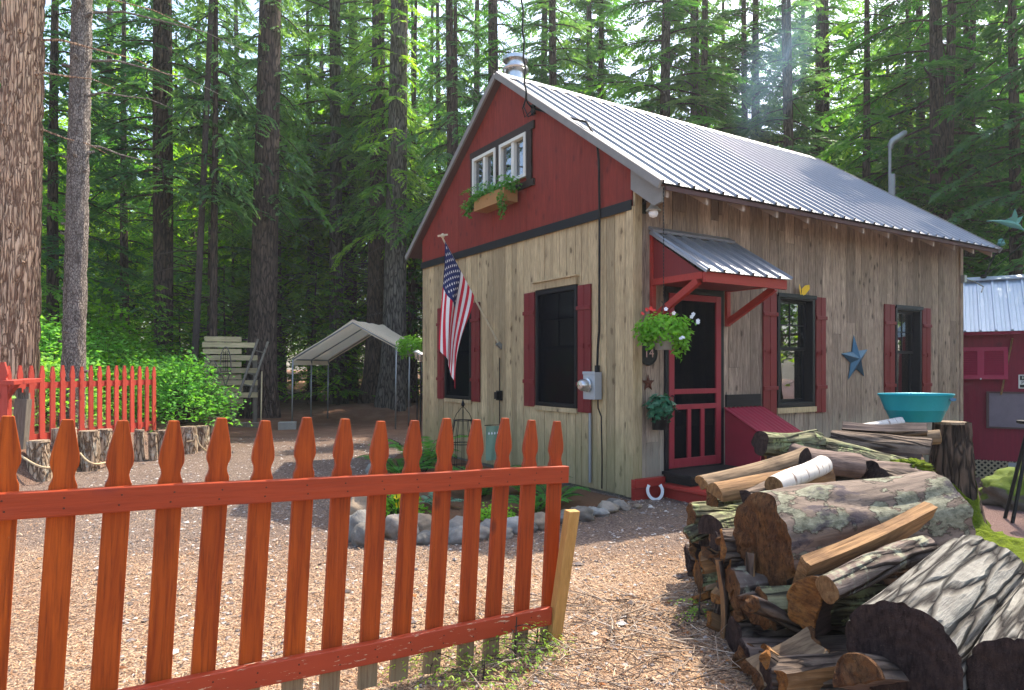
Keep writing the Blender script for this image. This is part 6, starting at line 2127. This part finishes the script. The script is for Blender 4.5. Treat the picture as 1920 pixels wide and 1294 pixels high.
# wire obelisk and garden flag
ob = empty('wire_obelisk', (*fp(868, 8.6), gz(*fp(868, 8.6))), 0, 'black wire obelisk trellis in front of the left gable window', 'trellis')
mb = MB()
hh = P(0, 757, 8.6).z - gz(*fp(868, 8.6))
for i in range(12):
    a = 2 * pi * i / 12
    mb.tube([(.20 * cos(a), .20 * sin(a), 0), (.155 * cos(a), .155 * sin(a), hh * .62), (.115 * cos(a), .115 * sin(a), hh * .80)] + ([(.08 * cos(a), .08 * sin(a), hh * .88), (.02 * cos(a), .02 * sin(a), hh * .95), (0, 0, hh * .96)] if i % 3 == 0 else []), .0042, 5)
for z_, r_ in ((.25, .182), (.52, .162), (.80, .115)):
    mb.tube([(r_ * cos(2 * pi * i / 24), r_ * sin(2 * pi * i / 24), hh * z_) for i in range(25)], .006, 5, cap=False)
mb.lathe([(0, 0), (.018, .015), (.024, .04), (.012, .07), (0, .11)], 10, (0, 0, hh * .955))
mb.build('wire_frame', MAT['black_iron'], ob, smooth=True)
gf = empty('garden_flag', (*fp(925, 8.5), gz(*fp(925, 8.5))), .5, 'small green garden flag on a black stand by the gable wall', 'flag')
hg = P(0, 797, 8.5).z - gz(*fp(925, 8.5))
mb = MB(); mb.tube([(.14, 0, 0), (.14, 0, hg), (-.12, 0, hg)], .006, 6); mb.build('stand', MAT['black_iron'], gf)
mb = MB()
vs = []; fs = []
for i in range(9):
    for j in range(9): vs.append((-.10 + .22 * i / 8, .012 * sin(i * 1.1 + j * .3), hg - .012 - .42 * j / 8))
for i in range(8):
    for j in range(8): fs.append((i*9+j, i*9+j+1, (i+1)*9+j+1, (i+1)*9+j))
mb.add(vs, fs); gc = mb.build('cloth', MAT['flag_green'], gf, smooth=True)
mb = MB()
for i in range(5): mb.add([(-.07 + .04 * i + a, -.02, hg - .10 + b) for a, b in ((0, .02), (.012, 0), (0, -.02), (-.012, 0))], [(0, 1, 2, 3)])
mb.build('print', MAT['petal_white'], gc)

# ------------------------------------------------------------------ shed
sz = gz(7.9, 12.4) - .02
shx, shy = 7.75, 11.85
# front wall runs along the gable direction reversed, facing the camera
SA = P(1797, 800, 12.6)
shed = empty('shed', (0, 0, 0), 0, 'crimson shed with pale ribbed tin roof beyond the far end of the cabin', 'shed')
so = V((SA.x, SA.y, 0)); sdx = V((.536, -.844, 0)); sdx = V((.80, -.60, 0)).normalized()
# the shed front is nearly square to the gable: use the gable direction
sdx = V((.536 + .30, -.844 + .32, 0)).normalized()
sdy = V((-sdx.y, sdx.x, 0))
def S3(u, v, z): return so + sdx * u + sdy * v + V((0, 0, z))
def sbox(mb, u0, u1, v0, v1, z0, z1, **k):
    vs = [S3(u, v, z) for z in (z0, z1) for (u, v) in ((u0, v0), (u1, v0), (u1, v1), (u0, v1))]
    return mb.add(vs, [(0,3,2,1), (4,5,6,7), (0,1,5,4), (1,2,6,5), (2,3,7,6), (3,0,4,7)], **k)
def zat(py, u, v=0): return CAMH - (py - HZ) * S3(u, v, 0).y / F
gS = zat(893, .6)
zb_, ze_ = zat(864, .6), zat(622, .6)
mb = MB(); sbox(mb, -1.3, 2.8, 0, 2.2, zb_, ze_ + .12); mb.build('wall', MAT['shed_red'], shed)
mb = MB()
vt = 1.15; zr = zat(524, .3, vt) ; ev = -.25
p0 = S3(0, vt, zr); p1 = S3(0, ev, ze_ + .0)
ribbed(mb, -1.3, 2.9, p0, p1, pitch=.2286, n=(sdx.cross(p1 - p0)).normalized() * (1 if sdx.cross(p1 - p0).z > 0 else -1), axis=sdx)
p1b = S3(0, 2 * vt - ev, ze_)
ribbed(mb, -1.3, 2.9, p0, p1b, pitch=.2286, n=(sdx.cross(p1b - p0)).normalized() * (1 if sdx.cross(p1b - p0).z > 0 else -1), axis=sdx)
sr = mb.build('roof', MAT['shed_tin'], shed)
mb = MB(); mb.bar(S3(-1.3, vt - .07, zr + .0), S3(2.9, vt - .07, zr + .0), .18, .02, up=(-.0, -.45, .9)); mb.build('ridge_cap', MAT['shed_tin'], sr)
mb = MB(); mb.bar(S3(-1.3, ev + .02, ze_ - .03), S3(2.9, ev + .02, ze_ - .03), .02, .06); mb.build('eave_board', MAT['shed_red'], sr)
# crossing-strip lattice below the wall
mb = MB()
hL = zb_ - gS
for k in range(-4, 36):
    u = -.5 + k * .095
    for sg in (1, -1):
        a = S3(u, -.012 - .010 * (sg > 0), gS - .05); b = S3(u + sg * (hL + .05), -.012 - .010 * (sg > 0), zb_ - .004)
        mb.bar(a, b, .030, .006, up=(-sdx.y, sdx.x, 0))
mb.build('lattice', MAT['lattice_wood'], shed)
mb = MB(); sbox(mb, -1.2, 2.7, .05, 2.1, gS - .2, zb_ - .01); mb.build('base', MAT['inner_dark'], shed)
mb = MB(); sbox(mb, .74, .95, -.04, .02, gS - .1, zb_ - .02); mb.build('corner_block', MAT['conduit_grey'], shed)
# top-hung louvred shutter, slightly open
s0, s1 = -.02, .73
zT, zB = zat(651, .5), zat(711, .5)
sh = MB()
def SH(u, t, o): return S3(u, -.03 - .10 * t - o, zT + (zB - zT) * t)
def shbar(u0, u1, t0, t1, o0, o1):
    vs = [SH(u, t, o) for o in (o0, o1) for (u, t) in ((u0, t0), (u1, t0), (u1, t1), (u0, t1))]
    sh.add(vs, [(0,3,2,1), (4,5,6,7), (0,1,5,4), (1,2,6,5), (2,3,7,6), (3,0,4,7)])
um = s0 + (s1 - s0) * .47
for (a, b, c, d) in ((s0, s0 + .05, 0, 1), (s1 - .06, s1, 0, 1), (um - .05, um + .05, 0, 1), (s0 + .05, um - .05, 0, .12), (um + .05, s1 - .06, 0, .12), (s0 + .05, um - .05, .88, 1), (um + .05, s1 - .06, .88, 1)):
    shbar(a, b, c, d, 0, .03)
for (a, b) in ((s0 + .05, um - .05), (um + .05, s1 - .06)):
    for k in range(13):
        t = .13 + k * .058
        vs = [SH(a, t, .004), SH(b, t, .004), SH(b, t + .05, .026), SH(a, t + .05, .026)]
        sh.add(vs + [v - sdy * -.006 for v in vs], [(0, 1, 2, 3), (7, 6, 5, 4), (3, 2, 6, 7), (0, 4, 5, 1)])
sho = sh.build('louvred_shutter', MAT['shed_shutter'], shed)
mb = MB(); mb.lathe([(0, -.015), (.012, -.01), (.012, .01), (0, .015)], 10, tuple(SH(um, .99, .04))); mb.build('knob', MAT['petal_white'], sho)
# framed board, sign, pole leaning
bd = empty('framed_board', S3(.62, -.10, zat(735, .9)), 0, 'dull purple-grey framed board standing against the crimson shed', 'board')
ofs = V(bd.location)
bz0, bz1 = zat(805, 1.0), zat(735, 1.0)
def bb(name, mat, parts):
    mb = MB()
    for (u0, u1, v0, v1, z0, z1) in parts: sbox(mb, u0, u1, v0, v1, z0, z1)
    mb.v = [tuple(V(p) - ofs) for p in mb.v]
    return mb.build(name, mat, bd)
bb('panel', MAT['blackboard'], [(.46, 1.9, -.06, -.04, bz0 + .03, bz1 - .03)])
bb('frame', MAT['soffit_wood'], [(.42, .459, -.075, -.03, bz0, bz1), (.46, 1.9, -.075, -.03, bz1 - .029, bz1), (.46, 1.9, -.075, -.03, bz0, bz0 + .029)])
sg = empty('warning_sign', S3(.905, -.012, zat(715, .9)), atan2(sdx.y, sdx.x), 'small black and white warning sign on the shed, cut by the right edge', 'sign')
mb = MB(); mb.box(-.02, .36, -.006, 0, -.125, .115); so_ = mb.build('plate', MAT['sign_white'], sg)
mb = MB(); mb.box(.0, .34, -.009, -.0065, .02, .10); mb.box(.0, .34, -.009, -.0065, -.11, -.06); mb.build('black_band', MAT['sign_black'], so_)
text_obj('lettering', 'PR', .085, MAT['sign_black'], so_, (.065, -.010, -.022), (pi / 2, 0, 0))
text_obj('upper_lettering', 'K', .075, MAT['sign_white'], so_, (.05, -.011, .06), (pi / 2, 0, 0))
mb = MB(); mb.tube([S3(.63, -.10, zat(740, .65)), S3(.80, -.03, zat(634, .8))], .016, 8)
tag(mb.build('broom_handle', MAT['split_tan'], smooth=40), 'pale broom handle leaning on the crimson shed behind the framed board', 'handle')
# vent hood behind the roof, insulators and wires over the shed
vp = P(1670, 360, 16.9)
vent = empty('vent_pipe', (vp.x, vp.y, gz(vp.x, vp.y)), 0, 'grey pipe mast with bent hood rising behind the far end of the tin roof', 'vent pipe')
zt_ = P(0, 290, 16.9).z - vent.location.z; zh = P(0, 270, 16.9).z - vent.location.z
zm_ = P(0, 327, 16.9).z - vent.location.z
mb = MB(); mb.tube([(.04, 0, 0), (.04, 0, zm_)], .065, 12); mb.tube([(-.02, 0, zm_ - 1), (-.02, 0, zh)], .035, 10); mb.build('mast', MAT['conduit_grey'], vent, smooth=40)
mb = MB(); mb.tube([(-.0, 0, zh - .12), (-.0, 0, zh - .02), (.04, -.02, zh + .06), (.18, -.05, zh + .15), (.30, -.08, zh + .25), (.33, -.08, zh + .28)], [.05, .07, .085, .085, .07, .035], 14)
mb.build('hood', MAT['steel_pole'], vent, smooth=40)
ip = S3(.42, vt - .09, zr + .02)
ins = empty('roof_insulator', ip, 0, 'wire mount with pale green glass insulator on the shed ridge', 'insulator')
top = P(1877, 456, ip.y) - ip
mb = MB(); mb.tube([(0, 0, 0), top], .014, 6); mb.tube([(0, 0, 0), P(1960, 420, ip.y + .2) - ip], .010, 6); mb.lathe([(0, -.02), (.05, 0), (.05, .05), (0, .06)], 10); mb.build('stay', MAT['cable_black'], ins)
mb = MB(); mb.lathe([(0, -.06), (.05, -.05), (.075, -.01), (.05, .02), (.055, .05), (.03, .08), (0, .09)], 14, tuple(top)); mb.build('glass_cap', MAT['copper_green'], ins, smooth=40)
bo = P(1893, 418, 12.0)
bird = empty('bird_ornament', bo, 0, 'greenish metal bird ornament with spread wings above the shed', 'ornament')
mb = MB()
mb.tube([(-.40, 0, .03), (-.28, 0, .035), (-.15, 0, .02), (.02, 0, -.02), (.14, 0, -.06), (.25, 0, -.13)], [.008, .012, .035, .06, .045, .008], 8)
mb.build('body', MAT['copper_green'], bird, smooth=40)
for pts_ in (((-.12, 0, .03), (.02, -.03, .10), (.06, -.05, .24), (.12, -.03, .12), (.12, 0, .0)), ((-.06, 0, .0), (.08, .05, .06), (.30, .08, .14), (.22, .06, .02), (.14, 0, -.03))):
    mb = MB(); n_ = len(pts_)
    mb.add([V(p) for p in pts_] + [V(p) + V((0, .012, 0)) for p in pts_], [tuple(range(n_)), tuple(reversed(range(n_, 2 * n_)))] + [(i, (i + 1) % n_, n_ + (i + 1) % n_, n_ + i) for i in range(n_)])
    mb.build('wing', MAT['copper_green'], bird)
mb = MB(); mb.tube([(.03, 0, -.04), top + ip - bo], .007, 5); mb.build('stem', MAT['cable_black'], bird)

# lamp with red shade seen through the screen door
lp = c2w(1.35, 1.6, 0)
lamp = empty('table_lamp', c2w(1.62, 1.2, .14), 0, 'lit lamp with red shade glimpsed through the screen door', 'lamp')
mb = MB(); mb.lathe([(0, 0), (.11, 0), (.11, .02), (.02, .04), (.02, 1.32), (0, 1.32)], 14); mb.build('stand', MAT['black_iron'], lamp)
mb = MB(); mb.lathe([(.10, 1.26), (.03, 1.52), (.028, 1.52), (.095, 1.26)], 18); mb.build('shade', MAT['red_shade_glow'], lamp)
blb = empty('ceiling_bulb', c2w(1.75, 1.9, 2.58), 0, 'small glowing bulb high inside, seen through the screen door', 'bulb')
mb = MB(); mb.lathe([(0, -.03), (.022, -.015), (.025, .01), (.012, .035), (0, .04)], 12); mb.build('bulb', MAT['bulb_glow'], blb)
mb = MB(); mb.tube([(0, 0, .04), (0, 0, .70)], .006, 5); mb.build('cord', MAT['cable_black'], blb)

# ------------------------------------------------------------------ litter and gravel near the camera
LR = random.Random(55)
def scatter_needles(n):
    mb = MB()
    for i in range(n):
        Y = 1.9 + 6.0 * LR.random() ** 1.5
        X = LR.uniform(-.80, .55) * Y + LR.uniform(-.1, .1)
        if Y > 5.5 and LR.random() < .6: continue
        z = gz(X, Y)
        a = LR.uniform(0, 2 * pi); L = LR.uniform(.018, .055) * (1.8 if LR.random() < .05 else 1); w = LR.uniform(.0007, .0016) * (1 + .2 * Y)
        d = V((cos(a), sin(a), LR.uniform(-.05, .22))).normalized(); s_ = V((-sin(a), cos(a), 0)) * w
        p = V((X, Y, z + LR.uniform(.002, .012)))
        m = p + d * L * .5 + V((0, 0, L * LR.uniform(.0, .12)))
        e = p + d * L
        b = len(mb.v)
        mb.v.extend((tuple(p - s_), tuple(p + s_), tuple(m + s_), tuple(m - s_), tuple(e)))
        rn = LR.random()
        mb.f.append((b, b+1, b+2, b+3)); mb.f.append((b+3, b+2, b+4)); mb.m += [0, 0]; mb.r += [rn, rn]
    return tag(mb.build('needle_litter', MAT['needle_litter']), 'dry straw-coloured needle litter on the ground', None, None, 'stuff')
scatter_needles(60000)
def scatter_pebbles(n):
    mb = MB()
    for i in range(n):
        Y = 2.4 + 12 * LR.random() ** 1.25
        X = LR.uniform(-.62, .52) * Y
        if X > -1.6 and Y > 6.3 and X < 1.2 and Y < 13: continue
        s_ = LR.uniform(.006, .016) * (1 + .05 * Y) * (2.0 if LR.random() < .04 else 1)
        z = gz(X, Y) + s_ * .2
        a = LR.uniform(0, 6.28); c_, q_ = cos(a), sin(a)
        kx, ky, kz = s_ * LR.uniform(.7, 1.3), s_ * LR.uniform(.6, 1), s_ * LR.uniform(.35, .6)
        vs = [(kx * c_, kx * q_, 0), (-ky * q_, ky * c_, 0), (-kx * c_, -kx * q_, 0), (ky * q_, -ky * c_, 0), (LR.uniform(-.3, .3) * kx, LR.uniform(-.3, .3) * ky, kz)]
        rn = LR.random()
        mb.add([(X + v[0], Y + v[1], z + v[2]) for v in vs], [(0, 1, 4), (1, 2, 4), (2, 3, 4), (3, 0, 4)], rn=rn)
    return tag(mb.build('gravel', MAT['pebbles']), 'loose pale gravel on the drive', None, None, 'stuff')
scatter_pebbles(9000)
mb = MB()
for i in range(420):     # twigs by the fence and the pile
    Y = LR.uniform(2.7, 4.4); X = LR.uniform(-.15, 1.15) + LR.gauss(0, .12)
    if X > 1.15 and Y < 5: X -= .3
    a = LR.uniform(0, 6.28); L = LR.uniform(.08, .42)
    p = V((X, Y, gz(X, Y) + LR.uniform(.004, .05))); d = V((cos(a), sin(a), LR.uniform(-.06, .16)))
    bnd = V((-sin(a), cos(a), LR.uniform(-.2, .5))) * L * LR.uniform(-.14, .14)
    mb.tube([p, p + d * L * .5 + bnd, p + d * L], [LR.uniform(.002, .0045), .0025, .001], 4, cap=False, rn=LR.random())
tag(mb.build('twig_litter', MAT['twigs'], smooth=True), 'dry twigs on the ground by the fence end and woodpile', None, None, 'stuff')
mb = MB()
for i in range(120):
    Y = 2.5 + 3.2 * LR.random(); X = LR.uniform(-.7, .33) * Y
    if LR.random() < .4: X, Y = LR.uniform(.2, 1.15), LR.uniform(2.8, 4)
    leafy(mb, LR, V((X, Y, gz(X, Y) + .012)), LR.uniform(.03, .07), LR.uniform(.025, .05), LR.random(), V((LR.gauss(0, .3), LR.gauss(0, .3), 1)).normalized())
tag(mb.build('leaf_litter', MAT['dry_leaves']), 'scattered dead brown leaves', None, None, 'stuff')
def seedling(px, py, h, R, seed, label, n=10):
    Z = F * CAMH / (py - HZ)
    x = (px - 960) * Z / F
    rr = random.Random(seed)
    root = empty('hemlock_seedling', (x, Z, gz(x, Z)), 0, label, 'seedling')
    tw = MB(); lf = MB()
    for i in range(n):
        az = i * 2.39996 + rr.uniform(-.4, .4)
        bough(tw, lf, rr, V((0, 0, h * (.15 + .7 * i / n))), az, R * rr.uniform(.6, 1.1), .35, .5, .003, rr.uniform(.3, .8), 2.6, .026)
    for k in range(len(lf.v)): pass
    tw.tube([(0, 0, 0), (.01, 0, h)], [.006, .003], 5)
    tw.build('stem', MAT['twig_bark'], root); lf.build('foliage', MAT['seedling_leaves'], root)
protos_done = True
seedling(815, 1262, .20, .20, 1, 'yellow-green hemlock seedling at the foot of the third picket from the end')
seedling(965, 1238, .22, .20, 2, 'yellow-green hemlock seedling near the foot of the last pickets', 9)
seedling(905, 1285, .12, .22, 3, 'low spreading seedling at the bottom edge of the picture', 9)
seedling(1005, 1215, .10, .16, 4, 'tiny seedling beside the timber stake', 7)
seedling(1310, 1160, .16, .06, 5, 'single thin seedling left of the woodpile', 5)

# ------------------------------------------------------------------ haze
hz = MB(); hz.box(-130, 130, -40, 130, -4, 42)
g = G('haze')
vol = g.n('ShaderNodeVolumePrincipled', {'Color': (.93, .97, 1.0, 1), 'Density': .0010, 'Anisotropy': .45})
g.nt.links.new(vol.outputs[0], g.o.inputs['Volume'])
tag(hz.build('haze', g.mat), 'thin blue air between the trees', None, None, 'stuff')

# thin bluish smoke drifting behind the roof
sm = MB(); sm.lathe([(0, -1), (.5, -.87), (.87, -.5), (1, 0), (.87, .5), (.5, .87), (0, 1)], 20)
g = G('smoke')
oc = g.obj()
ln_s = g.n('ShaderNodeVectorMath', {0: oc}, operation='LENGTH').outputs['Value']
fal = g.math('MAXIMUM', g.math('SUBTRACT', 1.0, ln_s), 0.0)
nz_ = g.ramp(g.noise(g.obj((1.5, 1.5, 1.0)), 1.6, 4, .6, .5), [(.38, 0), (.7, 1)])
den = g.math('MULTIPLY', g.math('MULTIPLY', fal, nz_), .55)
vs_ = g.n('ShaderNodeVolumePrincipled', {'Color': (.42, .70, 1.0, 1), 'Density': den, 'Anisotropy': .3})
g.nt.links.new(vs_.outputs[0], g.o.inputs['Volume'])
so2 = sm.build('smoke', g.mat)
so2.location = P(1452, 130, 17.6); so2.scale = (1.0, .8, 2.4); so2.rotation_euler = (0, radians(24), 0)
tag(so2, 'thin bluish smoke drifting up behind the tin roof', None, None, 'stuff')
